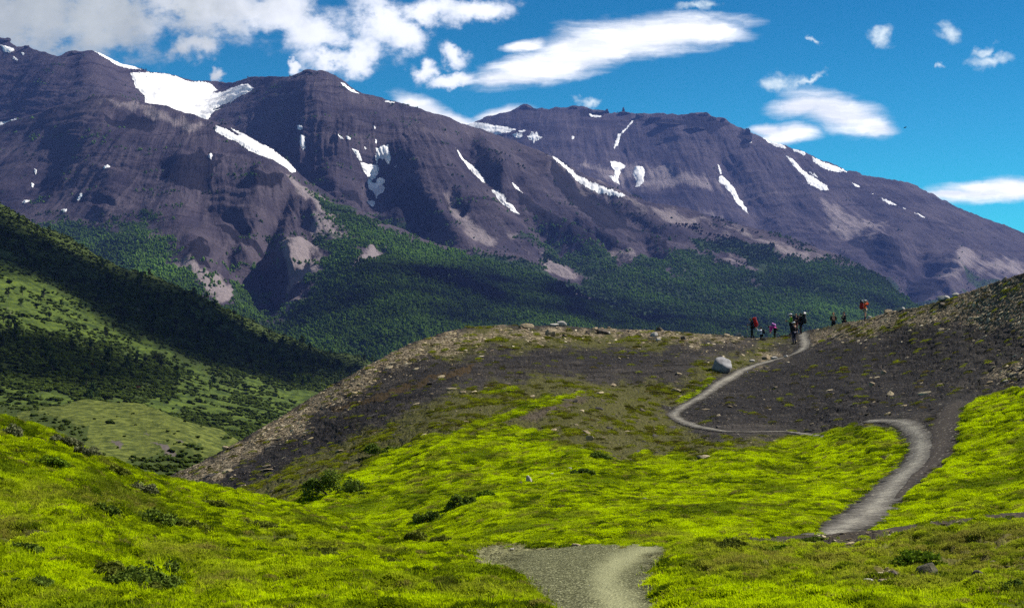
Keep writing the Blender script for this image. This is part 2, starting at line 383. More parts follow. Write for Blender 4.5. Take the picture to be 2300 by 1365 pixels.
DARK_1 = [c4(q) for q in ([(765, 295), (850, 350), (900, 400), (960, 440), (1040, 490), (1055, 545), (1000, 530), (920, 470), (850, 445), (830, 400), (780, 340)], [(880, 212), (960, 265), (1060, 320), (1130, 370), (1180, 430), (1255, 452), (1230, 475), (1150, 440), (1080, 445), (1010, 390), (940, 330), (890, 270)], [(1040, 430), (1110, 470), (1150, 540), (1120, 595), (1060, 530)],
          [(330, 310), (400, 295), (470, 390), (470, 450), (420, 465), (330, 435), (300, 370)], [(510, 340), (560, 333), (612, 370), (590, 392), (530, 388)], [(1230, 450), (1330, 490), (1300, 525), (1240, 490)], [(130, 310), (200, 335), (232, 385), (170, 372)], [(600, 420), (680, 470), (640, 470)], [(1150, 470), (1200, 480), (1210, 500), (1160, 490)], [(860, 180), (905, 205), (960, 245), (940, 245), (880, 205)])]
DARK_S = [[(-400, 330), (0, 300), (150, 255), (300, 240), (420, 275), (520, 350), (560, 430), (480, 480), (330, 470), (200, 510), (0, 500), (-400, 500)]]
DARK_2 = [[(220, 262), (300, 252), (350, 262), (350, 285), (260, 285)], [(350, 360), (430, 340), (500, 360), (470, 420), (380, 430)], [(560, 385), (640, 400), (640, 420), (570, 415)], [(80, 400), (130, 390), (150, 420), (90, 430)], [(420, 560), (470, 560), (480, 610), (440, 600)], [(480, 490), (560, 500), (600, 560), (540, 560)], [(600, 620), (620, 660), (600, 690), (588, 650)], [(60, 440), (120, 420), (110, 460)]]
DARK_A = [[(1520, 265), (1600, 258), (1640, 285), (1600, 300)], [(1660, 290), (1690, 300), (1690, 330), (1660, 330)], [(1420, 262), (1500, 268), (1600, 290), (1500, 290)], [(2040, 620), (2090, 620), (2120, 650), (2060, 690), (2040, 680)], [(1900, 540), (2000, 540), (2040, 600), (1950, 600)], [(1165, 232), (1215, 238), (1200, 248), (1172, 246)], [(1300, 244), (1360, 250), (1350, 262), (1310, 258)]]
PALE_2 = [[(640, 540), (700, 550), (735, 580), (700, 620), (640, 640)], [(600, 690), (690, 668), (660, 700), (580, 725)], [(380, 580), (430, 600), (520, 640), (520, 690), (490, 690)], [(640, 400), (760, 460), (860, 520), (760, 520), (680, 460)], [(700, 490), (800, 520), (800, 545), (700, 540)], [(830, 555), (880, 550), (830, 605), (790, 612)], [(220, 225), (330, 240), (470, 290), (420, 290), (300, 255)]]
PALE_1 = [[(1000, 420), (1060, 480), (1130, 560), (1080, 560), (1010, 500)], [(1230, 360), (1390, 440), (1500, 470), (1850, 580), (1860, 600), (1640, 530), (1500, 500), (1390, 460)], [(1180, 540), (1290, 600), (1310, 650), (1220, 610)], [(1560, 560), (1640, 570), (1720, 605), (1640, 595)], [(1330, 520), (1420, 560), (1440, 600), (1380, 580)], [(1150, 560), (1100, 520), (1180, 530)]]
PALE_A = [[(1300, 360), (1500, 380), (1640, 420), (1500, 440), (1360, 400)], [(1850, 460), (2000, 500), (1960, 540), (1850, 520)], [(2150, 560), (2300, 600), (2300, 640), (2180, 620), (2130, 640), (2110, 620)], [(1400, 440), (1560, 480), (1700, 520), (1560, 490)]]

def mountain_mat():
    t = NT('mountain_rock'); p = t.pos()
    wob = t.noise(t.scalev(p, (1 / 300, 1 / 600, 1 / 300)), 1, 3)
    pw = t.vmath('ADD', p, t.vmath('SCALE', t.noise(p, 1 / 160, 3, out=1), scale=90))
    fc = t.n('ShaderNodeCombineXYZ'); t.put(fc.inputs[0], t.attr('fall')); px_ = t.n('ShaderNodeSeparateXYZ'); t.put(px_.inputs[0], p); t.put(fc.inputs[1], px_.outputs[1]); t.put(fc.inputs[2], px_.outputs[2])
    fw = t.vmath('ADD', fc.outputs[0], t.vmath('SCALE', t.noise(p, 1 / 160, 3, out=1), scale=70))
    run = t.noise(t.scalev(fw, (1 / 24, 1 / 420, 1 / 240)), 1, 6, .68)
    run2 = t.noise(t.scalev(fw, (1 / 110, 1 / 900, 1 / 700)), 1, 4)
    strata = t.noise(t.scalev(pw, (1 / 420, 1 / 900, 1 / 20)), 1, 6, .66)
    grain = t.noise(p, 1 / 11, 5, .8)
    patch = t.noise(p, 1 / 180, 5, .6)
    c = t.mix(t.ss(patch, .35, .7), (.027, .023, .036), (.060, .050, .062))
    c = t.mix(t.math('MULTIPLY', t.ss(run, .48, .74), .5), c, (.115, .096, .105))
    c = t.mix(t.math('MULTIPLY', t.ss(run2, .5, .75), .4), c, (.085, .069, .078))
    c = t.mix(t.math('MULTIPLY', t.ss(strata, .54, .66), .75), c, (.015, .012, .02))
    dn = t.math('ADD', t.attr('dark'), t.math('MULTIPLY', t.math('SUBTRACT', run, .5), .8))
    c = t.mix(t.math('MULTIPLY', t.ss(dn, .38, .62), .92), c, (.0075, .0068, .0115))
    pn = t.math('ADD', t.attr('pale'), t.math('MULTIPLY', t.math('ADD', t.math('SUBTRACT', run, .5), t.math('SUBTRACT', patch, .5)), 1.7))
    c = t.mix(t.math('MULTIPLY', t.ss(pn, .4, 1.0), .8), c, (.2, .172, .175))
    c = t.mix(t.math('MULTIPLY', t.ss(grain, .4, .7), .5), c, t.mix(1.0, c, (1.7, 1.6, 1.6), 'MULTIPLY'))
    vn = t.math('ADD', t.attr('veg'), t.math('MULTIPLY', t.math('SUBTRACT', t.noise(t.scalev(p, (1, .7, 1.7)), 1 / 70, 6, .7), .5), 1.5))
    c = t.mix(t.ss(vn, .4, .6), c, t.mix(t.noise(p, 1 / 40, 4), (.012, .026, .012), (.03, .055, .015)))
    h = t.math('ADD', t.math('MULTIPLY', run, 11), t.math('ADD', t.math('MULTIPLY', grain, 9), t.math('MULTIPLY', strata, 12)))
    return t.finish(c, .95, t.bump(h, 1.0, .75), .05)
M_MTN = mountain_mat()
oA = mA.build(M_MTN, {'fall': mA.fall, 'veg': vegA, 'dark': areas(mA, DARK_A, 8, 22, 35, 6), 'pale': areas(mA, PALE_A, 25, 40, 60, 7)}, 'far bare purple mountain with a craggy flat crest and long right slope')
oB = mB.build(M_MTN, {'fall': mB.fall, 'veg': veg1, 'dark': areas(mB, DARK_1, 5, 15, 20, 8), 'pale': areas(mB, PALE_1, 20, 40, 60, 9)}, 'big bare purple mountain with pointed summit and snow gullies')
oC = mC.build(M_MTN, {'fall': mC.fall, 'veg': veg2, 'dark': np.maximum(areas(mC, DARK_2, 8, 40, 50, 10, .7, 1.4), .3 * areas(mC, DARK_S, 30, 50, 60, 14)), 'pale': areas(mC, PALE_2, 12, 30, 45, 11)}, 'rounded dark mountain spur in front with a forested foot')

# ------------------------------------------------------------------ left hillside and knoll in the valley
SIL_H = [(-500, 240), (-200, 365), (0, 458), (60, 487), (130, 522), (200, 563), (270, 596), (340, 617), (400, 642), (460, 673), (500, 696), (560, 721), (600, 741), (660, 763), (720, 786), (780, 802), (830, 815), (900, 845), (1000, 890), (1400, 1000)]
CT_H = [(-500, 240, 800), (0, 458, 900), (200, 563, 960), (460, 673, 1060), (660, 763, 1130), (830, 815, 1190), (1000, 890, 1150), (1400, 1000, 900),
        (0, 560, 780), (0, 650, 660), (0, 730, 560), (0, 800, 490), (0, 870, 420), (300, 680, 820), (300, 760, 700), (300, 860, 520), (500, 780, 880), (500, 870, 640), (600, 820, 870), (660, 890, 700), (480, 940, 470), (600, 960, 470), (700, 860, 800), (0, 930, 340), (300, 930, 400), (800, 960, 600), (1000, 1020, 520), (0, 1050, 220), (400, 1050, 270), (-500, 800, 400), (-500, 1050, 200), (1400, 1100, 500)]
def hill_relief(s, P):
    x, y, z = P[..., 0], P[..., 1], P[..., 2]
    k = np.clip(s.D / 700, .25, 1.2)
    h = fbm(np.stack([x / 90, y / 130, z / 90], -1), 4) * 7 * k + fbm(np.stack([x / 18, y / 24, z / 18], -1), 3) * 1.6 * k + fbm(np.stack([x / 4, y / 6, z / 4], -1), 3) * .5 * k
    Q = P.copy(); Q[..., 2] += h; return Q
hill = Sheet('hillside', SIL_H, CT_H, -500, 1400, 1150, 3.0, 220, hill_relief, smooth=8, back=[(20, 6), (200, 120), (500, 400)])
SIL_K = [(-500, 880), (-100, 905), (0, 912), (100, 908), (160, 902), (200, 899), (290, 902), (330, 913), (380, 934), (450, 955), (500, 968), (540, 986), (600, 1015), (700, 1075), (800, 1130)]
CT_K = [(-500, 880, 240), (0, 912, 255), (200, 899, 245), (330, 913, 240), (450, 955, 225), (540, 986, 215), (700, 1075, 180), (800, 1130, 160),
        (200, 940, 205), (300, 980, 180), (420, 1000, 172), (500, 1020, 175), (300, 1040, 140), (420, 1060, 140), (100, 1000, 150), (0, 960, 185), (0, 1050, 120), (600, 1080, 145), (300, 1140, 105), (600, 1180, 105), (-500, 1100, 110)]
def knoll_relief(s, P):
    x, y, z = P[..., 0], P[..., 1], P[..., 2]
    h = fbm(np.stack([x / 14, y / 22, z / 14], -1), 4) * 1.3 + fbm(np.stack([x / 2.5, y / 3, z / 2.5], -1), 3) * .25
    Q = P.copy(); Q[..., 2] += h; return Q
knoll = Sheet('grassy_knoll', SIL_K, CT_K, -500, 800, 1200, 3.0, 100, knoll_relief, smooth=10, back=[(8, 2), (30, 12), (80, 40)])

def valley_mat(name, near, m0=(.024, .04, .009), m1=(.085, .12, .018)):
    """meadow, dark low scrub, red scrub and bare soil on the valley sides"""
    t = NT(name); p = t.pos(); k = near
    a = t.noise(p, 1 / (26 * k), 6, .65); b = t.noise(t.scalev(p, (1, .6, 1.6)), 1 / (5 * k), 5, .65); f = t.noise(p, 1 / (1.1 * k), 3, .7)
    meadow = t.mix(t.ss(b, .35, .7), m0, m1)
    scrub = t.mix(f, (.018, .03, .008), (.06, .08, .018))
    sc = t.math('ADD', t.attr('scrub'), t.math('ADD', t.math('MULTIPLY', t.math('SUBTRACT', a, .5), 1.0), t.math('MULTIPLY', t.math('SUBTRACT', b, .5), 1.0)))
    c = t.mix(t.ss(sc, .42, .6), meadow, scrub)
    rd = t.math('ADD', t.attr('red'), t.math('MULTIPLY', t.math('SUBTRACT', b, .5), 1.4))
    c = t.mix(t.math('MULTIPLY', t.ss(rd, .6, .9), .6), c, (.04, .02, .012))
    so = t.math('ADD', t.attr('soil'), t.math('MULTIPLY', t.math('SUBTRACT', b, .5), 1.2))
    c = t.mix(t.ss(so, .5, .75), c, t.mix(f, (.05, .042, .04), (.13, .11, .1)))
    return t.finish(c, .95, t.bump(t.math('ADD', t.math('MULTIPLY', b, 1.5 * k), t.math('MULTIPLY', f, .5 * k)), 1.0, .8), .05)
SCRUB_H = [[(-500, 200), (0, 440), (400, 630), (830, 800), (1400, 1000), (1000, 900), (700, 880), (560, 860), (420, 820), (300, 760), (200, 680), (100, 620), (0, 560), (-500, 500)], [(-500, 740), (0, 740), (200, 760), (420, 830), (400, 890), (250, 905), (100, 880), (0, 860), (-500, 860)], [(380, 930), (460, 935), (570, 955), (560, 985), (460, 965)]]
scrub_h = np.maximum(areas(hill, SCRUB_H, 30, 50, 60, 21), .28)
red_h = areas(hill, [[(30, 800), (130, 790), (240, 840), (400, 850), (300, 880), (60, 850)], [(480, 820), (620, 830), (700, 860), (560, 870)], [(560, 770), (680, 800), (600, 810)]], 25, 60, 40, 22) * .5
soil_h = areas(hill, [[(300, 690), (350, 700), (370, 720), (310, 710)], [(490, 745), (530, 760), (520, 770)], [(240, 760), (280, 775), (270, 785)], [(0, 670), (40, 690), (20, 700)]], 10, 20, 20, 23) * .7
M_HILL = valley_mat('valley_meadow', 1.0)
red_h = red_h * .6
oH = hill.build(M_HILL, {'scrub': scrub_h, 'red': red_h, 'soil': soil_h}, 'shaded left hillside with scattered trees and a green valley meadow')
scrub_k = np.maximum(areas(knoll, [[(-500, 890), (0, 905), (100, 905), (80, 935), (0, 940), (-500, 930)], [(60, 930), (200, 950), (180, 1020), (60, 990)], [(280, 1040), (420, 1010), (480, 1040), (420, 1090), (280, 1090)], [(370, 985), (450, 1005), (440, 1015)], [(480, 970), (520, 980), (500, 988)]], 14, 30, 40, 24), .1)
soil_k = areas(knoll, [[(330, 990), (360, 990), (400, 1020), (390, 1025)], [(300, 965), (340, 972), (330, 980)], [(385, 980), (420, 985), (410, 993)], [(240, 980), (280, 990), (270, 1010)]], 8, 16, 25, 25)
M_KNOLL = valley_mat('knoll_grass', .28, (.035, .048, .011), (.125, .145, .03))
oK = knoll.build(M_KNOLL, {'scrub': scrub_k, 'red': scrub_k * 0, 'soil': soil_k}, 'low grassy knoll in the valley with bare grey patches')
# ================================================================== the scree hill and the near turf
SIL_D = [(150, 1150), (250, 1112), (350, 1078), (430, 1046), (500, 1012), (580, 965), (640, 930), (700, 891), (760, 858), (820, 826), (870, 797), (920, 772), (980, 752), (1030, 740), (1070, 733), (1130, 730), (1180, 731), (1230, 730), (1260, 729), (1330, 735), (1400, 738), (1480, 741), (1550, 748), (1600, 752), (1680, 757), (1740, 757), (1765, 751), (1800, 747), (1815, 740), (1870, 732), (1900, 723), (1945, 716), (2000, 700), (2060, 690), (2110, 676), (2170, 658), (2230, 636), (2300, 613), (2400, 575), (2600, 510), (2900, 440), (3600, 300)]
CT_D = [(150, 1150, 74), (350, 1078, 79), (580, 965, 87), (820, 826, 97), (920, 772, 103), (1070, 733, 110), (1250, 729, 114), (1480, 741, 119), (1680, 757, 119), (1800, 747, 122), (1870, 732, 115), (1945, 716, 107), (2060, 690, 98), (2300, 613, 82), (2900, 440, 60),
        (350, 1130, 66), (600, 1050, 66), (700, 1000, 71), (900, 850, 88), (1100, 790, 95), (1100, 900, 72), (1300, 840, 86), (1500, 850, 86), (1620, 820, 94), (1510, 940, 70), (1650, 845, 90), (1790, 785, 106), (1680, 775, 112), (1500, 770, 108), (1900, 850, 80), (1700, 900, 76), (2000, 800, 86), (2200, 750, 77), (2250, 850, 57), (2100, 900, 58),
        (1800, 970, 60), (2065, 965, 48), (2140, 930, 50), (1900, 1000, 49), (2300, 900, 47), (2000, 1110, 34), (1850, 1195, 27), (2200, 1050, 36), (2300, 1140, 28), (1500, 1100, 38), (1500, 1215, 26), (1200, 1100, 39), (1200, 1210, 27), (1000, 1000, 53), (850, 1020, 57), (700, 1100, 48), (800, 1180, 38), (1000, 1150, 37),
        (600, 1110, 54), (500, 1150, 52), (1300, 1000, 51), (1650, 1010, 50), (2900, 1000, 34), (1500, 1350, 19), (500, 1300, 32), (2300, 1300, 19), (2900, 700, 52), (3600, 300, 46), (3600, 1000, 28), (3600, 1330, 16)]
TRAILS = [([(1802, 748, 12), (1806, 762, 13), (1808, 778, 16), (1790, 792, 16), (1740, 806, 14), (1690, 824, 13), (1650, 846, 14), (1610, 868, 16), (1570, 893, 17), (1535, 916, 19), (1515, 938, 16), (1540, 952, 9), (1600, 962, 5), (1680, 967, 4), (1760, 967, 4), (1810, 975, 4), (1850, 990, 4)], 0),
          ([(1950, 958, 14), (2000, 961, 20), (2045, 966, 34), (2068, 985, 38), (2068, 1010, 38), (2050, 1040, 40), (2018, 1075, 44), (1990, 1110, 50), (1960, 1140, 55), (1925, 1170, 60), (1890, 1195, 64)], 0),
          ([(2160, 905, 26), (2135, 935, 34), (2120, 965, 32), (2108, 1000, 26), (2085, 1035, 24), (2060, 1060, 20), (2040, 1085, 16), (2015, 1120, 12)], 0)]
def trodden(s, grow=10):
    m = np.zeros(s.PX.shape)
    for L, _ in TRAILS:
        L = np.array(L, float); d, t = ldist(s.PX, s.PY, L); hw = np.interp(t, np.linspace(0, 1, len(L)), L[:, 2]); m = np.maximum(m, 1 - sstep(hw * .9, hw * 1.2 + grow, d))
    return m
def near_relief(s, P):
    x, y, z = P[..., 0], P[..., 1], P[..., 2]
    edge = .35 + .65 * sstep(0, 30, s.PY - s.S[None])
    h = fbm(np.stack([x / 9, y / 14, z / 9], -1), 3) * .4 * edge
    # low terraces along the contour, hummocks and clods
    wob = fbm(np.stack([x / 5, y / 5, z / 3 + 4], -1), 3)
    ter = fbm(np.stack([x / 4.5, y / 4.5, (z + wob * .12) / .17], -1), 4, .6)
    hum = fbm(np.stack([x / 1.1, y / 1.6, z / .8], -1), 4)
    s.crack = np.abs(perlin(np.stack([x / 1.4, y / 2.0, (z + wob * .1) / .2], -1)) + .4 * perlin(np.stack([x / .4, y / .6, z / .15], -1)))
    rough = -.06 * (1 - sstep(0, .12, s.crack)) + sstep(-.1, .25, ter) * .045 * edge + (sstep(.1, .5, hum) * .06 + hum * .035) * (.4 + .6 * edge) + fbm(np.stack([x / .3, y / .4, z / .25], -1), 3, .6) * .05
    h = h + rough * (1 - trodden(s) * .95)
    Q = P.copy(); Q[..., 2] += h
    # washed out bank and soil steps seen below the crest
    return Q
scree = Sheet('scree_hill', SIL_D, CT_D, 150, 3600, [(150, 1330), (3600, 1330)], 2.0, 300, near_relief, crest=1.6, crest_scale=30, smooth=6, back=[(1.5, .15), (6, 1.2), (25, 12), (60, 34)])
SIL_E = [(-1700, 690), (-700, 800), (-400, 850), (0, 938), (80, 955), (150, 987), (240, 1030), (330, 1066), (400, 1080), (480, 1091), (600, 1116), (700, 1142), (760, 1160), (850, 1186), (1000, 1206), (1150, 1217), (1280, 1222), (1500, 1222), (1600, 1214), (1650, 1207), (1850, 1199), (1950, 1191), (2100, 1171), (2200, 1160), (2300, 1150), (2500, 1125), (3000, 1060), (4000, 950)]
CT_E = [(-700, 800, 17), (0, 938, 20), (150, 987, 21.5), (330, 1066, 24), (480, 1091, 27), (600, 1116, 28), (850, 1186, 24.5), (1000, 1206, 21), (1280, 1222, 16.2), (1500, 1222, 15.8), (1650, 1207, 16.6), (1850, 1199, 17), (2100, 1171, 18.2), (2300, 1150, 18.8), (3000, 1060, 20),
        (0, 1365, 7.4), (600, 1365, 7.9), (1150, 1365, 8.4), (1400, 1365, 8.4), (2000, 1365, 8.5), (2300, 1365, 8.5), (3000, 1365, 8.3), (0, 1150, 12), (200, 1100, 15.5), (400, 1200, 14.6), (700, 1220, 16.5), (800, 1280, 12.3), (1000, 1260, 14.5), (1350, 1290, 11.3), (1600, 1280, 11.5), (2000, 1270, 11.8), (2300, 1250, 11.9), (1150, 1750, 4.6), (-700, 1750, 4.0), (3000, 1750, 4.6), (-700, 1200, 9.5), (0, 1040, 15.5), (-1700, 690, 14), (-1700, 1200, 7), (-1700, 1750, 3.6), (4000, 950, 19), (4000, 1365, 8), (4000, 1750, 4.4)]
def turf_relief(s, P):
    x, y, z = P[..., 0], P[..., 1], P[..., 2]
    wx, wy = warp(s, 26, 60, 61.0)
    g = sdist(wx, wy, GRAVEL); s.gravel = sstep(-46, 30, g) * (.45 + .55 * sstep(0, 16, s.PY - s.S[None]))
    d = (x * .8 + y * .45); wob = fbm(np.stack([x / 1.6, y / 1.6, z * 0 + 2], -1), 3)
    ter = fbm(np.stack([x / 1.8, y / 2.4, (d + wob * .5) / .36], -1), 4, .6)     # turf lobes creeping down the bank
    hum = fbm(np.stack([x / .2, y / .3, z], -1), 4)
    s.crack = np.abs(perlin(np.stack([x / .55, y / .8, (d + wob * .35) / .17], -1)) + .35 * perlin(np.stack([x / .14, y / .2, z], -1)))
    h = sstep(-.1, .25, ter) * .05 + sstep(0, .4, hum) * .035 + hum * .02 - .03 * (1 - sstep(0, .12, s.crack)) + fbm(np.stack([x / 2.4, y / 3.2, z], -1), 3) * .15
    far = sstep(0, 25, s.PY - s.S[None]) * .7 + .3
    h = h * far * (1 - s.gravel * .9) - s.gravel * .05 + s.gravel * .02 * fbm(np.stack([x / .12, y / .2, z], -1), 3)
    Q = P.copy(); Q[..., 2] += h
    return Q
GRAVEL = [(1130, 1190), (1510, 1190), (1480, 1250), (1440, 1300), (1470, 1365), (1540, 1480), (1560, 1760), (1150, 1760), (1250, 1450), (1255, 1365), (1200, 1320), (1160, 1280), (1080, 1260), (1060, 1240), (1100, 1225)]
turf = Sheet('turf_slope', SIL_E, CT_E, -1700, 4000, [(-1700, 1900), (4000, 1900)], 3.0, 260, turf_relief, crest=3, crest_scale=50, smooth=14, back=[(.8, .25), (3, 1.4), (10, 6)], front=[(-1.5, -1.75), (-6, -1.8), (-30, -1.8)])

# material zones of the scree hill
GRASS_D = [[(640, 1125), (720, 1090), (800, 1055), (860, 1020), (960, 995), (1080, 975), (1180, 960), (1240, 985), (1330, 1010), (1420, 1035), (1500, 1025), (1600, 1020), (1700, 1000), (1830, 985), (1900, 968), (1960, 958), (2045, 965), (2050, 1005), (2020, 1050), (1960, 1100), (1880, 1160), (1835, 1200), (1500, 1330), (400, 1330)],
           [(2150, 925), (2200, 900), (2260, 895), (2300, 882), (2500, 860), (2900, 840), (2900, 1330), (1900, 1330), (1950, 1195), (2010, 1130), (2080, 1070), (2125, 1020), (2145, 980)]]
STREAK_D = [[(1160, 916), (1240, 895), (1235, 903), (1170, 922)], [(1010, 978), (1150, 935), (1310, 885), (1300, 893), (1160, 946), (1020, 984)], [(1080, 880), (1160, 868), (1150, 880)], [(1400, 1030), (1450, 1010), (1460, 1016)], [(1520, 900), (1600, 850), (1600, 860), (1540, 905)]]
MOSS_D = [[(560, 1080), (700, 1010), (900, 930), (1050, 870), (1200, 840), (1350, 850), (1500, 850), (1560, 880), (1490, 940), (1560, 970), (1700, 985), (1830, 990), (1830, 1330), (400, 1330), (480, 1110)],
          [(1480, 900), (1600, 800), (1740, 770), (1780, 760), (1780, 780), (1640, 840), (1540, 905)], [(1820, 745), (2100, 690), (2300, 625), (2300, 660), (2100, 720), (1900, 760)], [(920, 775), (1070, 735), (1480, 745), (1660, 760), (1500, 790), (1200, 780), (960, 800)]]
TAN_D = [[(340, 1085), (580, 965), (820, 826), (920, 772), (1070, 733), (1480, 741), (1700, 757), (1640, 775), (1400, 760), (1100, 760), (960, 800), (840, 850), (740, 920), (600, 1010), (470, 1080), (380, 1095)],
         [(1800, 747), (1900, 723), (2060, 690), (2300, 613), (2900, 440), (2900, 760), (2300, 760), (2250, 730), (2150, 730), (2000, 745), (1830, 770)], [(1700, 790), (1780, 775), (1760, 800), (1660, 830)], [(2230, 830), (2300, 800), (2300, 840), (2220, 860)]]
DARK_D = [[(1540, 900), (1700, 830), (1820, 790), (2000, 760), (2160, 740), (2160, 860), (2100, 930), (1960, 950), (1780, 965), (1600, 955), (1530, 935)], [(470, 1085), (640, 1000), (800, 910), (900, 860), (1050, 830), (1000, 870), (800, 970), (640, 1060), (520, 1100)], [(950, 800), (1200, 790), (1600, 780), (1640, 800), (1300, 830), (1100, 820)]]
RUST_D = [[(740, 920), (860, 885), (960, 850), (965, 862), (850, 905), (745, 930)], [(960, 845), (1080, 820), (1060, 835), (960, 858)]]
BROWN_D = [[(1160, 950), (1300, 900), (1320, 905), (1200, 955)], [(2090, 960), (2150, 930), (2150, 1000), (2110, 1050), (2030, 1115), (2015, 1105), (2060, 1060)]]
grass_d = areas(scree, GRASS_D, 16, 26, 50, 31, .7, 1.5)
grass_d = np.maximum(grass_d, areas(scree, STREAK_D, 6, 10, 26, 32))
moss_d = areas(scree, MOSS_D, 40, 40, 60, 33)
tan_d = areas(scree, TAN_D, 30, 40, 45, 34)
dark_d = areas(scree, DARK_D, 30, 40, 60, 35, .6, 1.6)
rust_d = areas(scree, RUST_D, 7, 14, 22, 36)
brown_d = areas(scree, BROWN_D, 6, 8, 20, 37)
ntx = fbm(np.stack([scree.P[..., 0] / 2.6, scree.P[..., 1] / 3.4, scree.P[..., 2] / .6], -1), 5, .6)
nfi = fbm(np.stack([scree.P[..., 0] / .6, scree.P[..., 1] / .9, scree.P[..., 2] / .13 + 8], -1), 4, .6)
scree.grassiness = np.clip(grass_d * (.15 + .85 * sstep(.03, .10, scree.crack)) * (1 - .85 * sstep(.16, .42, ntx * .9 + nfi * .35)) + moss_d * sstep(.0, .45, ntx + nfi * .9) * .7, 0, 1) * (1 - brown_d)
scree.moss, scree.tan, scree.dark = moss_d, tan_d, dark_d

def scree_mat():
    t = NT('scree_ground'); p = t.pos()
    a = t.noise(p, .35, 5, .62); b = t.noise(t.scalev(p, (1, .7, 2.6)), 1.6, 5, .65); f = t.noise(p, 7, 4, .7)
    st = t.vor(t.scalev(p, (1, .8, 1.6)), 8, 'Color'); sd = t.vor(t.scalev(p, (1, .8, 1.6)), 8)
    pw = t.vmath('ADD', p, t.scalev(t.noise(p, .35, 3, out=1), (2.5, 2.5, .5)))
    ln = t.noise(t.scalev(pw, (.32, .32, 5.5)), 1, 6, .7); g2 = t.noise(p, 13, 4, .75)
    sx = t.n('ShaderNodeSeparateColor'); t.put(sx.inputs[0], st); sr = sx.outputs[0]
    base = t.mix(t.ss(a, .35, .7), (.0135, .0122, .012), (.032, .0285, .0265))
    base = t.mix(t.math('MULTIPLY', t.ss(f, .45, .75), .5), base, (.06, .052, .044))
    dk = t.math('ADD', t.attr('dark'), t.math('MULTIPLY', t.math('SUBTRACT', b, .5), .9))
    base = t.mix(t.ss(dk, .35, .8), base, t.mix(t.ss(f, .4, .75), (.0085, .0078, .0085), (.025, .0225, .0235)))
    base = t.mix(t.ss(ln, .52, .64), base, (.007, .006, .006))
    base = t.mix(t.math('MULTIPLY', t.ss(ln, .48, .36), .5), base, (.05, .044, .038))
    base = t.mix(t.ss(g2, .5, .7), base, t.mix(1.0, base, (2.2, 2.1, 2.0), 'MULTIPLY'))
    base = t.mix(t.ss(g2, .46, .3), base, t.mix(1.0, base, (.4, .4, .4), 'MULTIPLY'))
    mo = t.math('ADD', t.math('ADD', t.math('MULTIPLY', t.attr('moss'), 1.1), .14), t.math('MULTIPLY', t.math('SUBTRACT', t.noise(t.scalev(pw, (.8, .6, 4.0)), 1.1, 7, .72), .5), 2.0))
    base = t.mix(t.math('MULTIPLY', t.ss(mo, .55, 1.0), .8), base, t.mix(t.ss(g2, .3, .7), (.022, .023, .006), (.11, .108, .02)))
    tn = t.math('ADD', t.attr('tan'), t.math('MULTIPLY', t.math('SUBTRACT', b, .5), 1.0))
    tan = t.mix(t.ss(f, .3, .75), (.035, .027, .016), (.13, .103, .06))
    tan = t.mix(t.ss(sr, .55, .8), tan, t.mix(sr, (.2, .16, .1), (.34, .28, .19)))
    base = t.mix(t.math('MULTIPLY', t.ss(tn, .4, .8), .85), base, tan)
    stone = t.math('MULTIPLY', t.ss(sr, .84, .88), t.ss(sd, .32, .22))
    base = t.mix(t.math('MULTIPLY', stone, .7), base, (.22, .18, .13))
    rn = t.math('ADD', t.attr('rust'), t.math('MULTIPLY', t.math('SUBTRACT', b, .5), 1.0))
    base = t.mix(t.ss(rn, .45, .75), base, t.mix(f, (.012, .009, .007), (.07, .046, .018)))
    base = t.mix(t.math('MULTIPLY', t.attr('brown'), .8), base, t.mix(f, (.05, .038, .03), (.09, .07, .055)))
    g = t.math('ADD', t.attr('grass'), t.math('MULTIPLY', t.math('ADD', t.math('SUBTRACT', b, .5), t.math('SUBTRACT', ln, .5)), 1.1))
    gc = t.mix(t.ss(b, .3, .7), (.04, .052, .004), (.2, .245, .004))
    gc = t.mix(t.ss(t.attr('bright'), .3, .8), t.mix(t.ss(f, .3, .7), (.06, .062, .014), (.13, .13, .03)), gc)
    base = t.mix(t.math('MULTIPLY', t.ss(t.attr('bright'), .5, .9), .75), base, t.mix(f, (.03, .024, .01), (.12, .095, .04)))
    base = t.mix(t.ss(g, .32, .6), base, gc)
    h = t.math('ADD', t.math('MULTIPLY', b, .35), t.math('ADD', t.math('MULTIPLY', f, .1), t.math('MULTIPLY', t.ss(sd, .5, 0), .05)))
    return t.finish(base, .95, t.bump(h, 1.0, .8), .08)
M_SCREE = scree_mat()
oD = scree.build(M_SCREE, {'moss': moss_d, 'grass': scree.grassiness, 'bright': np.clip(grass_d + .2 * moss_d, 0, 1), 'tan': tan_d, 'dark': dark_d, 'rust': rust_d, 'brown': brown_d}, 'dark scree hill with stony tan crest and bright green lower slope')

BARE_E = [[(1600, 1205), (1850, 1190), (2100, 1162), (2300, 1140), (2700, 1110), (2700, 1168), (2300, 1178), (2100, 1200), (1950, 1222), (1850, 1240), (1750, 1232), (1620, 1222)]]
STONY_E = [[(1900, 1300), (2000, 1240), (2150, 1210), (2500, 1190), (2500, 1330), (2300, 1320), (2100, 1330), (1950, 1330)]]
OCHRE_E = [[(-200, 1120), (150, 1110), (350, 1130), (300, 1150), (100, 1140), (-200, 1160)], [(-200, 1190), (60, 1180), (100, 1230), (-200, 1260)], [(300, 1230), (500, 1240), (520, 1270), (350, 1265)], [(1540, 1225), (1800, 1235), (2100, 1205), (2400, 1180), (2400, 1250), (2100, 1290), (1800, 1290), (1560, 1300)], [(1850, 1320), (2100, 1300), (2300, 1310), (2300, 1340), (2000, 1345)], [(420, 1300), (560, 1290), (560, 1330), (440, 1330)]]
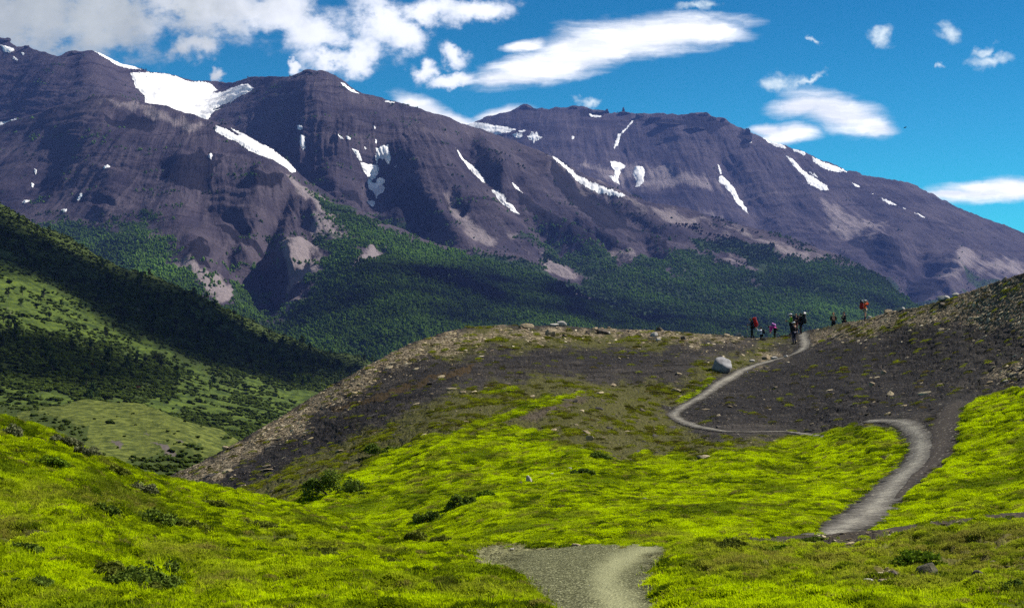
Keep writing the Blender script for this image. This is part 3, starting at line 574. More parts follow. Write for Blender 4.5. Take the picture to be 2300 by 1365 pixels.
bare_e = areas(turf, BARE_E, 10, 16, 30, 41); stony_e = areas(turf, STONY_E, 25, 26, 40, 42); ochre_e = areas(turf, OCHRE_E, 25, 40, 45, 43)
en = fbm(np.stack([turf.P[..., 0] / .8, turf.P[..., 1] / 1.1, turf.P[..., 2] / .5], -1), 4)
turf.grassiness = np.clip((.4 + .6 * sstep(.02, .1, turf.crack)) * (1 - turf.gravel) * (1 - bare_e * .72) * (1 - stony_e * .5) * (1 - .5 * sstep(.15, .45, en)), 0, 1)
turf.ochre = ochre_e
def turf_mat():
    t = NT('turf_ground'); p = t.pos()
    a = t.noise(p, 1.2, 5, .6); f = t.noise(p, 14, 4, .7)
    c = t.mix(f, (.03, .024, .01), (.13, .1, .04))
    g = t.mix(t.ss(a, .35, .7), (.03, .04, .004), (.16, .2, .005))
    c = t.mix(t.ss(t.math('ADD', t.attr('grass'), t.math('MULTIPLY', t.math('SUBTRACT', f, .5), .8)), .3, .7), c, g)
    c = t.mix(t.math('MULTIPLY', t.attr('ochre'), .6), c, t.mix(f, (.05, .045, .012), (.17, .155, .045)))
    b = t.math('ADD', t.attr('bare'), t.math('MULTIPLY', t.math('SUBTRACT', a, .5), .8))
    c = t.mix(t.ss(b, .4, .7), c, t.mix(f, (.02, .017, .014), (.07, .058, .045)))
    gv = t.vor(p, 38, 'Color'); gs = t.n('ShaderNodeSeparateColor'); t.put(gs.inputs[0], gv)
    c = t.mix(t.ss(t.math('ADD', t.attr('gravel'), t.math('MULTIPLY', t.math('SUBTRACT', f, .5), .9)), .3, .75), c, t.mix(gs.outputs[0], (.05, .05, .02), (.26, .255, .13)))
    return t.finish(c, .95, t.bump(f, .05, .8), .05)
M_TURF = turf_mat()
oE = turf.build(M_TURF, {'gravel': turf.gravel, 'grass': turf.grassiness, 'ochre': ochre_e, 'bare': np.maximum(bare_e, stony_e * .25)}, 'near bright green turf slope around the gravel trail')

from mathutils.bvhtree import BVHTree
def make_bvh(s):
    nr, nc = s.P.shape[:2]
    s.bvh = BVHTree.FromPolygons(s.P.reshape(-1, 3).tolist(), grid_faces(nr, nc).tolist())
for s_ in (scree, turf): make_bvh(s_)
def ground_z(sheet, q):
    out = []
    for x, y, z in np.asarray(q, float).reshape(-1, 3):
        h = sheet.bvh.ray_cast(Vector((x, y, 300)), Vector((0, 0, -1)))[0]
        out.append(h.z if h else z)
    return np.array(out)
# ------------------------------------------------------------------ trails: sheets a finger above the ground
def trail(name, sheet, line, mat, lift, edge=.25, rows=16, wn=.4):
    """line: (px, py, half width in metres, wear)"""
    L = np.array(line, float); n = 40 * (len(L) - 1)
    tt = np.linspace(0, len(L) - 1, n)
    # smooth curve through the points
    def cr(c):
        i = np.clip(tt.astype(int), 0, len(L) - 2); f = tt - i
        p0, p1, p2, p3 = (c[np.clip(i + k, 0, len(L) - 1)] for k in (-1, 0, 1, 2))
        return .5 * (2 * p1 + (p2 - p0) * f + (2 * p0 - 5 * p1 + 4 * p2 - p3) * f ** 2 + (3 * p1 - p0 - 3 * p2 + p3) * f ** 3)
    px, py, hw = cr(L[:, 0]), cr(L[:, 1]), np.interp(tt, np.arange(len(L)), L[:, 2])
    C = sheet.at(px, py)
    T = np.gradient(C, axis=0); T[:, 2] = 0; T /= np.linalg.norm(T, axis=1)[:, None] + 1e-9
    k = np.hanning(25); k /= k.sum()
    T = np.stack([np.convolve(np.pad(T[:, i], 12, mode='edge'), k, 'valid') for i in range(3)], 1); T /= np.linalg.norm(T, axis=1)[:, None]
    S = np.stack([T[:, 1], -T[:, 0], T[:, 2] * 0], 1)
    s = np.linspace(-1, 1, rows)
    V = []; E = []
    for j in range(rows):
        w = hw * (1 + wn * fbm(np.stack([tt * 1.3, tt * 0 + (3 if s[j] > 0 else 9), tt * 0], -1), 4) * 1.6)
        q = C + S * (w * s[j])[:, None]
        q[:, 2] = ground_z(sheet, q)
        q[:, 2] += lift * (1 - s[j] ** 2 * .8)
        V.append(q); E.append(np.full(n, abs(s[j])))
    V = np.stack(V, 0); V[..., 2] = np.stack([np.convolve(np.pad(v, 3, mode='edge'), np.ones(7) / 7, 'valid') for v in V[..., 2]], 0)
    E = np.stack(E, 0)
    wp = np.zeros(V.shape[:2])
    if name == 'path' and sheet is turf:
        qx, qy, qd = to_px(V); dd, tp = ldist(qx, qy, WEAR); wp = 1 - np.clip(dd / np.interp(tp, [0, .3, .6, 1], [16, 34, 46, 110]), 0, 1.5)
    return mesh_np(name, V.reshape(-1, 3), grid_faces(rows, n)[:, ::-1], mat, attrs={'edge': E.ravel(), 'wear': wp.ravel()})
def trail_mat(name, pale, mid, dark, sc=1.0):
    t = NT(name); p = t.pos(); f = t.noise(p, 5 * sc, 6, .75); g = t.noise(p, 22 * sc, 4, .75)
    b = t.noise(p, 1.2 * sc, 4, .6)
    w = t.math('ADD', t.attr('edge'), t.math('MULTIPLY', t.math('SUBTRACT', f, .5), 1.5))
    w = t.math('ADD', w, t.math('MULTIPLY', t.math('SUBTRACT', b, .5), .9))
    c = t.mix(t.ss(w, -.15, .38), pale, mid); c = t.mix(t.ss(w, .3, .8), c, dark)
    c = t.mix(t.ss(g, .35, .7), t.mix(1.0, c, (.55, .55, .55), 'MULTIPLY'), c)
    vc = t.vor(p, 9, 'Color'); vs = t.n('ShaderNodeSeparateColor'); t.put(vs.inputs[0], vc); vd = t.vor(p, 9)
    c = t.mix(t.math('MULTIPLY', t.math('MULTIPLY', t.ss(vs.outputs[0], .7, .8), t.ss(vd, .4, .25)), .8), c, t.mix(vs.outputs[1], (.03, .028, .025), (.4, .37, .3)))
    # stones at the ragged rim let the ground show between them
    b = t.n('ShaderNodeBsdfPrincipled'); t.put(b.inputs['Base Color'], c); b.inputs['Roughness'].default_value = .95; b.inputs['Specular IOR Level'].default_value = .08
    t.put(b.inputs['Normal'], t.bump(t.math('ADD', f, g), .05, .7))
    t.put(b.inputs['Alpha'], t.ss(t.math('ADD', t.attr('edge'), t.math('MULTIPLY', t.math('ADD', t.math('SUBTRACT', g, .5), t.math('MULTIPLY', t.math('SUBTRACT', f, .5), 1.6)), 1.3)), .98, .66))
    o = t.n('ShaderNodeOutputMaterial'); t.t.links.new(b.outputs[0], o.inputs[0]); return t.m
M_TRAIL = trail_mat('dusty_trail', (.30, .285, .24), (.15, .14, .122), (.05, .046, .04), .6)
M_SOILTRAIL = trail_mat('soil_trail', (.07, .058, .048), (.055, .046, .04), (.04, .034, .03), .6)
def add_trail(*a, label):
    return tag(trail(*a), label, None, None, 'structure')
add_trail('path', scree, [(1802, 748, .55), (1806, 762, .6), (1808, 778, .55), (1790, 792, .55), (1740, 806, .48), (1690, 824, .45), (1650, 846, .48), (1610, 868, .5), (1570, 893, .5), (1535, 916, .52), (1515, 938, .45), (1540, 952, .35), (1600, 962, .22), (1680, 967, .2), (1760, 967, .2), (1810, 975, .22), (1850, 990, .2)], M_TRAIL, .05, label='narrow dusty trail zigzagging up the scree hill to the hikers')
add_trail('path', scree, [(1950, 958, .3), (2000, 961, .38), (2045, 967, .5), (2066, 985, .6), (2067, 1010, .62), (2050, 1040, .7), (2018, 1075, .68), (1990, 1110, .66), (1960, 1140, .68), (1925, 1170, .68), (1890, 1195, .7), (1850, 1225, .7)], M_TRAIL, .05, label='pale gravel trail curving down the green slope')
add_trail('path', scree, [(2150, 915, .6), (2132, 940, .75), (2120, 965, .65), (2110, 1000, .5), (2088, 1035, .4), (2062, 1060, .3), (2040, 1085, .22), (2015, 1120, .16)], M_SOILTRAIL, .05, label='brown soil track beside the pale trail')
WEAR = [(1500, 1222), (1440, 1238), (1385, 1262), (1358, 1290), (1362, 1320), (1392, 1365), (1420, 1440), (1440, 1850)]
def gravel_mat():
    t = NT('path_gravel'); p = t.pos()
    pd = t.vmath('ADD', p, t.vmath('SCALE', t.noise(p, 9, 3, .6, out=1), scale=.12)); v = t.vor(pd, 34, 'Color'); d = t.vor(pd, 34); d2 = t.vor(pd, 95); s = t.n('ShaderNodeSeparateColor'); t.put(s.inputs[0], v)
    b = t.noise(p, 3, 4, .6); f = t.noise(p, 60, 3, .7)
    c = t.mix(s.outputs[0], (.22, .23, .105), (.54, .545, .32))
    c = t.mix(t.ss(d, .3, .55), c, (.09, .092, .042))
    c = t.mix(t.ss(d2, .4, .7), c, t.mix(1.0, c, (.55, .55, .5), 'MULTIPLY'))
    wear = t.math('ADD', t.attr('wear'), t.math('MULTIPLY', t.math('SUBTRACT', b, .5), .9))
    c = t.mix(t.math('MULTIPLY', t.ss(wear, -.2, 1.0), .7), c, t.mix(t.ss(f, .3, .7), (.26, .265, .13), (.46, .465, .27)))
    c = t.mix(t.math('MULTIPLY', t.ss(d2, .25, .6), .6), c, t.mix(1.0, c, (.4, .4, .38), 'MULTIPLY'))
    n = t.n('ShaderNodeBsdfPrincipled'); t.put(n.inputs['Base Color'], c); n.inputs['Roughness'].default_value = .95; n.inputs['Specular IOR Level'].default_value = .08
    t.put(n.inputs['Normal'], t.bump(t.math('ADD', t.math('MULTIPLY', t.ss(d, .5, 0), 1.0), f), .012, .9))
    t.put(n.inputs['Alpha'], t.ss(t.math('ADD', t.attr('edge'), t.math('ADD', t.math('MULTIPLY', t.math('SUBTRACT', f, .5), .8), t.math('MULTIPLY', t.math('SUBTRACT', b, .5), .8))), 1.0, .6))
    o = t.n('ShaderNodeOutputMaterial'); t.t.links.new(n.outputs[0], o.inputs[0]); return t.m
tag(trail('path', turf, [(1315, 1224, .98), (1310, 1245, .95), (1315, 1275, .72), (1345, 1310, .56), (1372, 1365, .52), (1390, 1430, .5), (1410, 1600, .55), (1420, 1850, .6)], gravel_mat(), .035, .2, 40, .35), 'loose grey gravel patch of the trail in front', None, None, 'structure')

# the deep ground everything stands on, out to the horizon
g = mesh_np('ground', [(-30000, -8000, -140), (30000, -8000, -140), (30000, 50000, -140), (-30000, 50000, -140)], np.array([[0, 1, 2, 3]]), flat_mat('valley_floor', (.06, .07, .03), .95, .3, .002))
tag(g, None, None, None, 'structure')
# ================================================================== snow patches, each lying on its slope
def snow_mat():
    t = NT('snow'); p = t.pos(); n = t.noise(p, 1 / 25, 5, .6)
    return t.finish(t.mix(t.ss(t.noise(t.scalev(p, (1, 1, .4)), 1 / 60, 6, .65), .38, .6), t.mix(n, (.42, .43, .45), (.6, .6, .62)), (.86, .86, .87)), .7, t.bump(n, 4, .5), .3)
M_SNOW = snow_mat()
def snow(sheet, poly, label, group='snow patches on the mountains', step=1.1, jag=2.4):
    poly = np.array(poly, float); x0, y0 = poly.min(0) - 3; x1, y1 = poly.max(0) + 3
    nx, ny = int((x1 - x0) / step) + 2, int((y1 - y0) / step) + 2
    X, Y = np.meshgrid(np.linspace(x0, x1, nx), np.linspace(y0, y1, ny))
    q = np.stack([X / 7, Y / 7, X * 0 + 5], -1)
    d = sdist(X + jag * fbm(q, 4, .7) * 1.8, Y + jag * fbm(q + 20, 4, .7) * 1.8, poly)
    Yc = np.maximum(Y, np.interp(X, sheet.px, sheet.S) + .5)
    P = sheet.at(X, Yc); N = sheet.normal(X, np.maximum(Yc, np.interp(X, sheet.px, sheet.S) + 7), 5)
    P = P + N * (1.0 + 3.0 * sstep(0, 5, d))[..., None]
    fc = grid_faces(ny, nx); keep = (d.ravel()[fc].mean(1) > 0); fc = fc[keep]
    used, inv = np.unique(fc, return_inverse=True)
    o = mesh_np('snow_patch', P.reshape(-1, 3)[used], inv.reshape(-1, 4), M_SNOW)
    tag(o, label, 'snow patch', group)
def c1(L): return [(x / 2.874, y / 2.874 + 60) for x, y in L]
def c2(L): return [(x / 2.874 + 750, y / 2.874 + 150) for x, y in L]
def c3(L): return [(x / 2.874 + 1500, y / 2.874 + 200) for x, y in L]
snow(mB, c1([(838, 300), (970, 300), (1080, 315), (1200, 345), (1320, 355), (1380, 370), (1405, 382), (1365, 395), (1440, 398), (1600, 388), (1640, 415), (1600, 450), (1500, 495), (1470, 520), (1495, 492), (1420, 500), (1375, 520), (1395, 540), (1440, 540), (1370, 570), (1330, 640), (1190, 640), (1060, 600), (930, 560), (930, 500), (935, 450), (915, 420), (870, 380), (865, 350)]), 'widest white snowfield filling the saddle left of the pointed summit')
snow(mB, c1([(590, 186), (640, 195), (760, 235), (930, 285), (840, 276), (740, 252), (650, 217)]), 'thin white snow band along the skyline above the widest snowfield')
snow(mB, c1([(-60, 610), (0, 612), (65, 608), (120, 600), (110, 612), (60, 680), (-60, 720)]), 'snow patch behind the rounded spur at the left edge')
snow(mB, c1([(0, 118), (25, 130), (60, 135), (100, 150), (70, 180), (25, 165)]), 'ragged snow patch under the dark crags at the top left')
for pl in ([(85, 200), (120, 215), (100, 225), (85, 215)], [(140, 173), (162, 183), (145, 189)]):
    snow(mB, c1(pl), 'tiny snow spot under the dark crags at the top left', 'tiny snow spots under the crags')
snow(mC, c1([(1485, 663), (1560, 690), (1650, 740), (1760, 790), (1850, 860), (1912, 942), (1880, 960), (1780, 890), (1640, 810), (1520, 745), (1390, 700), (1393, 655), (1440, 668), (1530, 712), (1548, 706)]), 'long slanting snow tongue down the right flank of the rounded spur')
snow(mB, c1([(1920, 675), (1955, 685), (1955, 710), (1930, 710)]), 'upper small snow blot below the pointed summit')
snow(mB, c1([(1940, 740), (1970, 745), (1972, 800), (1955, 830), (1938, 790)]), 'lower upright snow blot below the pointed summit')
snow(mB, c2([(165, 600), (230, 590), (285, 600), (293, 640), (270, 690), (240, 705), (215, 690), (190, 650)]), 'broad upper half of the hourglass snow in the central gully')
snow(mB, c2([(270, 485), (320, 480), (350, 490), (360, 560), (368, 600), (355, 622), (335, 590), (310, 565), (285, 560), (278, 598), (265, 560), (275, 520)]), 'ragged two legged snow patch at the top of the central gully')
snow(mB, c2([(215, 700), (265, 715), (285, 690), (335, 705), (312, 735), (330, 760), (320, 800), (285, 812), (275, 840), (265, 800), (225, 760)]), 'forked lower half of the hourglass snow in the central gully')
snow(mB, c2([(212, 850), (265, 848), (258, 890), (240, 890)]), 'lowest small snow wedge at the foot of the central gully')
snow(mB, c2([(115, 540), (155, 540), (180, 590), (150, 580)]), 'small snow wedge left of the hourglass snow')
for pl in ([(75, 460), (110, 480), (105, 495), (80, 480)], [(25, 462), (65, 495), (40, 490)], [(190, 480), (210, 500), (200, 508)], [(250, 365), (268, 382), (262, 390)], [(390, 655), (408, 662), (395, 672)], [(266, 435), (276, 440), (274, 458), (267, 455)]):
    snow(mB, c2(pl), 'tiny snow spot scattered round the top of the central gully', 'tiny snow spots round the central gully')
snow(mB, c2([(775, 498), (800, 510), (860, 565), (930, 620), (980, 670), (975, 685), (930, 650), (870, 600), (810, 545)]), 'upper half of the long thin snow streak on the bulging slope')
snow(mB, c2([(1020, 725), (1050, 735), (1100, 780), (1120, 830), (1160, 860), (1204, 905), (1150, 882), (1090, 830), (1045, 770)]), 'lower half of the long thin snow streak on the bulging slope')
snow(mB, c2([(1150, 715), (1190, 745), (1227, 792), (1190, 772), (1160, 735)]), 'short snow streak right of the long thin one')
snow(mB, c2([(1395, 592), (1440, 610), (1560, 688), (1700, 758), (1850, 838), (1890, 858), (1840, 848), (1690, 780), (1560, 712), (1430, 628)]), 'straight narrow snow line along the right shoulder of the big mountain')
snow(mB, c2([(40, 98), (90, 118), (168, 150), (120, 148), (60, 122)]), 'snow sliver on the skyline right of the pointed summit')
snow(mB, c2([(330, 202), (400, 222), (370, 226), (335, 212)]), 'smaller snow sliver further down the summit ridge')
snow(mA, c2([(840, 360), (880, 364), (960, 368), (1090, 380), (1185, 402), (1140, 415), (1100, 427), (1020, 440), (940, 450), (860, 400)]), 'smooth white snowfield in the notch between the two mountains')
snow(mA, c2([(1150, 430), (1215, 430), (1220, 445), (1200, 460), (1165, 445)]), 'small flat snow patch right of the notch snowfield')
snow(mA, c2([(1190, 410), (1230, 406), (1236, 420), (1200, 428)]), 'little snow blot just above the flat patch by the notch')
snow(mA, c2([(1245, 447), (1272, 432), (1280, 413), (1295, 435), (1315, 415), (1318, 435), (1350, 457), (1300, 475), (1288, 490), (1284, 474), (1260, 462)]), 'star shaped snow patch on the far mountain')
snow(mA, c2([(1645, 293), (1665, 300), (1728, 315), (1728, 326), (1690, 322), (1655, 312)]), 'snow ledge under the crags of the flat crest')
snow(mA, c2([(1925, 357), (1938, 357), (1895, 402), (1860, 432), (1852, 428), (1888, 397)]), 'upper part of the thin snow thread below the rock pinnacle')
snow(mA, c2([(1835, 430), (1856, 428), (1838, 478), (1812, 517), (1808, 508), (1822, 462)]), 'lower part of the thin snow thread below the rock pinnacle')
snow(mA, c2([(1785, 605), (1850, 600), (1888, 628), (1852, 650), (1845, 680), (1835, 710), (1847, 742), (1800, 730), (1770, 703), (1808, 702), (1815, 655), (1790, 640)]), 'goblet shaped snow patch on the far mountain')
snow(mA, c2([(1945, 640), (1990, 645), (2005, 670), (2000, 740), (1978, 765), (1950, 772), (1952, 730), (1928, 685)]), 'oval snow patch beside the goblet shaped one')
snow(mA, c2([(1535, 440), (1550, 440), (1548, 465), (1538, 468)]), 'single small snow fleck on the middle of the far mountain')
snow(mA, c3([(320, 463), (335, 475), (352, 522), (340, 527)]), 'short snow bit above the tapering snow tongue')
snow(mA, c3([(345, 540), (400, 560), (430, 600), (460, 660), (515, 720), (520, 755), (540, 777), (500, 752), (440, 700), (430, 665), (335, 587), (330, 565)]), 'tapering snow tongue in the gully of the far mountain')
snow(mA, c3([(605, 306), (690, 333), (772, 380), (750, 384), (680, 357)]), 'upper snow strip on the long right skyline')
snow(mA, c3([(803, 390), (870, 418), (890, 432), (880, 442), (862, 432), (810, 407)]), 'shortest snow strip between the two longer skyline strips')
snow(mA, c3([(752, 433), (810, 470), (880, 515), (960, 560), (1030, 612), (1042, 642), (970, 630), (910, 602), (880, 547), (810, 502)]), 'broad snow tongue under the long right skyline')
snow(mA, c3([(905, 518), (950, 540), (988, 568), (950, 548)]), 'hair thin snow line above the broad right snow tongue')
snow(mA, c3([(930, 450), (1000, 483), (1090, 508), (1166, 545), (1080, 537), (1010, 522), (935, 477)]), 'lower snow strip on the long right skyline')
for pl in ([(1180, 608), (1222, 622), (1245, 642), (1210, 628)], [(1308, 672), (1330, 684), (1320, 686)], [(1368, 700), (1430, 725), (1482, 755), (1430, 747)], [(1518, 772), (1538, 784), (1524, 785)], [(1578, 806), (1668, 847), (1640, 846)]):
    snow(mA, c3(pl), 'small snow dash in the row down the far right slope', 'snow dashes on the right slope')
snow(mA, c3([(518, 343), (546, 350), (525, 362)]), 'small snow patch under the dark crag on the right crest')
for pl in ([(220, 908), (237, 915), (232, 937), (221, 930)], [(200, 985), (216, 990), (206, 1013), (194, 1006)]):
    snow(mC, c1(pl), 'small snow spot of the upright pair on the left of the spur', 'pair of snow spots on the spur')
snow(mC, c1([(150, 1108), (185, 1095), (192, 1110), (160, 1130), (143, 1130)]), 'small oval snow spot near the hillside on the left of the spur')
snow(mC, c1([(673, 937), (688, 912), (720, 910), (702, 937), (680, 947)]), 'rounded snow spot on the middle of the dark spur')
snow(mC, c1([(1343, 850), (1360, 823), (1372, 840), (1366, 867)]), 'small snow spot on the right side of the dark spur')
snow(mC, c1([(515, 1105), (530, 1088), (537, 1100), (510, 1132), (498, 1127)]), 'small bent snow spot low on the dark spur')
snow(mC, c1([(398, 1197), (437, 1194), (432, 1213), (410, 1217)]), 'lowest snow spot on the dark spur')

# ================================================================== crags on the skyline
def rock_mesh(seed, cuts=9, sub=3, rough=.12):
    V, Fc = (ICO3 if sub == 3 else ICO2); r = np.random.default_rng(seed); V = V.copy()
    for _ in range(cuts):
        n = r.normal(size=3); n /= np.linalg.norm(n); h = r.uniform(.45, .85)
        d = V @ n - h; V = V - np.where(d > 0, d, 0)[:, None] * n * .92
    V = V * (1 + rough * fbm(V * 1.7 + seed * 3.1, 4))[:, None]
    lo, hi = V.min(0), V.max(0); V = (V - (lo + hi) / 2) / (hi - lo) * 2
    return V, Fc
def rock_mat(name, a, b, scale=3.0, moss=None):
    t = NT(name); p = t.n('ShaderNodeTexCoord').outputs['Object']
    n = t.noise(p, scale, 6, .65); f = t.noise(p, scale * 6, 4, .7)
    c = t.mix(t.ss(n, .3, .7), a, b); c = t.mix(t.math('MULTIPLY', t.ss(f, .5, .75), .5), c, tuple(x * .45 for x in a))
    if moss: c = t.mix(t.math('MULTIPLY', t.ss(t.noise(p, scale * .8, 4), .55, .7), .8), c, moss)
    return t.finish(c, .92, t.bump(t.math('ADD', n, f), .03, .8), .15)
M_CRAG = rock_mat('crag_rock', (.022, .019, .027), (.05, .04, .048), 1.0)
crags = [(mB, 12, 92, 26, 16), (mB, 60, 108, 12, 12), (mB, 172, 121, 32, 10), (mB, 688, 156, 22, 10), (mB, 700, 160, 24, 9), (mB, 665, 168, 16, 7),
         (mA, 1182, 238, 26, 12), (mA, 1290, 238, 22, 10), (mA, 1345, 248, 34, 14), (mA, 1362, 250, 12, 16), (mA, 1402, 254, 30, 8), (mA, 1438, 262, 24, 12), (mA, 1580, 256, 30, 12), (mA, 1600, 268, 18, 14), (mA, 1622, 272, 12, 12), (mA, 1678, 300, 14, 24), (mA, 1676, 318, 22, 16), (mA, 1500, 282, 60, 7), (mA, 1560, 290, 50, 7), (mA, 1482, 321, 12, 7), (mA, 1470, 268, 34, 8)]
for k, (sh, px, py, w, h) in enumerate(crags):
    V, Fc = rock_mesh(200 + k, 10, 3, .5); c = sh.at(px, py + 3); d = to_px(c)[2]; m = d / F
    o = mesh_np('crag', V * np.array([w * .5 * m, w * .35 * m, h * .55 * m]), Fc, M_CRAG, False); o.location = c
    tag(o, 'dark jagged rock outcrop on the mountain crest', 'rock outcrop', 'dark crags along the crests')
def pinnacle():
    c = mA.at(1400, 257); m = to_px(c)[2] / F
    V, Fc = ICO3; V = V.copy(); z = V[:, 2]
    rad = np.interp(z, [-1, -.5, .1, .6, 1], [1.6, .95, .75, .5, .3]) * (1 + .5 * fbm(V * 2 + 4, 4))
    V = np.stack([V[:, 0] * rad * 4.0 * m, V[:, 1] * rad * 3.5 * m, (z + .75) * 8.5 * m * (1 + .1 * fbm(V * 3, 3))], 1)
    o = mesh_np('rock_pinnacle', V, Fc, M_CRAG, False); o.location = c; tag(o, 'slim dark rock pinnacle standing up from the flat far crest', 'rock pinnacle')
pinnacle()

# ================================================================== forest on the mountain feet
def foliage_mat(name, rough=.9, trans=.25):
    t = NT(name); c = t.attrc('tint', True); p = t.n('ShaderNodeTexCoord').outputs['Object']
    n = t.noise(p, 3.5, 3, .7); col = t.mix(t.ss(n, .25, .75), t.mix(1.0, c, (.5, .5, .5), 'MULTIPLY'), t.mix(1.0, c, (1.35, 1.3, 1.2), 'MULTIPLY'))
    d = t.n('ShaderNodeBsdfDiffuse'); t.put(d.inputs[0], col); s = t.n('ShaderNodeBsdfTranslucent'); t.put(s.inputs[0], col)
    mx = t.n('ShaderNodeMixShader'); mx.inputs[0].default_value = trans; t.t.links.new(d.outputs[0], mx.inputs[1]); t.t.links.new(s.outputs[0], mx.inputs[2])
    o = t.n('ShaderNodeOutputMaterial'); t.t.links.new(mx.outputs[0], o.inputs[0]); return t.m
M_FOL = foliage_mat('foliage', trans=.3)
def crown_src(seed, lumps=5):
    r = np.random.default_rng(seed); Vs, Fs, n = [], [], 0
    for k in range(lumps):
        V, Fc = ICO1; s = r.uniform(.4, .65); c = r.normal(size=3) * (.3, .3, .35)
        V = V * (1 + r.uniform(-.35, .35, len(V)))[:, None] * s * (1, 1, 1.1) + c + (0, 0, .75)
        Vs.append(V); Fs.append(Fc + n); n += len(V)
    return mesh_np('tree_crown', np.concatenate(Vs), np.concatenate(Fs), M_FOL, False, link=False)
CROWNS = [crown_src(k) for k in range(5)]
FP, FS, FT, FR = [], [], [], []
def plant_forest(sh, mask, n, seed, ymax):
    r = np.random.default_rng(seed)
    px = r.uniform(max(sh.x0, -120), min(sh.x1, 2420), n); S = np.interp(px, sh.px, sh.S)
    py = S + r.uniform(0, 1, n) * (ymax - S); ok = (py > S)
    j = np.clip(((px - sh.x0) / (sh.x1 - sh.x0) * (sh.nx - 1)).astype(int), 0, sh.nx - 1)
    B = np.interp(px, sh.px, sh.B); i = np.clip(((py - S) / (B - S) * (sh.nr - 1)).astype(int), 0, sh.nr - 1)
    P = sh.P[i, j]; q = P / 60
    cl = fbm(P / (130, 220, 24), 5, .6)
    m = mask[i, j] + cl * 1.3
    ok &= (m > r.uniform(.2, .95, n)) & (py < B)
    P = P[ok]; k = len(P); cl2 = fbm(P / 130 + 3, 4)[:, None] * 1.1 + fbm(P * (1, .6, 2.2) / 420 + 8, 3)[:, None] * 1.7; rr = r.uniform(0, 1, (k, 1))  # broad tint noise imitates sunlit and dark patches of the canopy
    FP.append(P - (0, 0, .8)); s = r.uniform(1.4, 3.1, k) * np.where(r.uniform(0, 1, k) > .93, 1.35, 1)
    FS.append(np.stack([s, s, s * r.uniform(1.0, 1.5, k)], 1))
    FT.append(np.clip(np.array([[.06, .115, .018]]) * (1 + 1.2 * cl2) * (.75 + .5 * rr[::-1]) + rr ** 4 * np.array([[.02, .03, .004]]), .005, 1)); FR.append(np.stack([r.uniform(-.1, .1, k), r.uniform(-.1, .1, k), r.uniform(0, 6.28, k)], 1))
plant_forest(mC, veg2, 150000, 1, 850)
plant_forest(mB, veg1, 140000, 2, 790)
plant_forest(mA, vegA, 14000, 3, 740)
FP, FS, FT, FR = (np.concatenate(v) for v in (FP, FS, FT, FR))
scatter('forest', FP, FR, FS, FT, np.arange(len(FP)) % 5, CROWNS, 'dense dark green forest covering the feet of the mountains')
print('forest', len(FP))

# ================================================================== trees on the left hillside
M_BARK = flat_mat('bark', (.06, .05, .04), .95, .3, 6)
def tree_mat(name, col, sc=2.2):
    t = NT(name); p = t.n('ShaderNodeTexCoord').outputs['Object']; n = t.noise(p, sc, 4, .7)
    c = t.mix(t.ss(n, .3, .7), tuple(x * .45 for x in col), tuple(x * 1.7 for x in col))
    d = t.n('ShaderNodeBsdfDiffuse'); t.put(d.inputs[0], c); s = t.n('ShaderNodeBsdfTranslucent'); t.put(s.inputs[0], c)
    mx = t.n('ShaderNodeMixShader'); mx.inputs[0].default_value = .2; t.t.links.new(d.outputs[0], mx.inputs[1]); t.t.links.new(s.outputs[0], mx.inputs[2])
    o = t.n('ShaderNodeOutputMaterial'); t.t.links.new(mx.outputs[0], o.inputs[0]); return t.m
TREE_M = [tree_mat('beech_leaves', (.03, .055, .016)), tree_mat('light_beech_leaves', (.055, .085, .018)), tree_mat('dull_beech_leaves', (.04, .055, .018))]
def tube(path, radii, n=6):
    P = np.array(path, float); Vs = []
    for k in range(len(P)):
        d = P[min(k + 1, len(P) - 1)] - P[max(k - 1, 0)]; d /= np.linalg.norm(d); a = np.cross(d, (.3, .9, .2)); a /= np.linalg.norm(a); b = np.cross(d, a)
        th = np.arange(n) / n * 2 * np.pi; Vs.append(P[k] + radii[k] * (np.cos(th)[:, None] * a + np.sin(th)[:, None] * b))
    V = np.concatenate(Vs); Fc = []
    for k in range(len(P) - 1):
        for i in range(n): Fc.append([k * n + i, k * n + (i + 1) % n, (k + 1) * n + (i + 1) % n, (k + 1) * n + i])
    return V, np.array(Fc)
def join(parts):
    Vs, Fs, n = [], [], 0
    for V, Fc in parts: Vs.append(V); Fs.append(np.asarray(Fc) + n); n += len(V)
    return np.concatenate(Vs), Fs
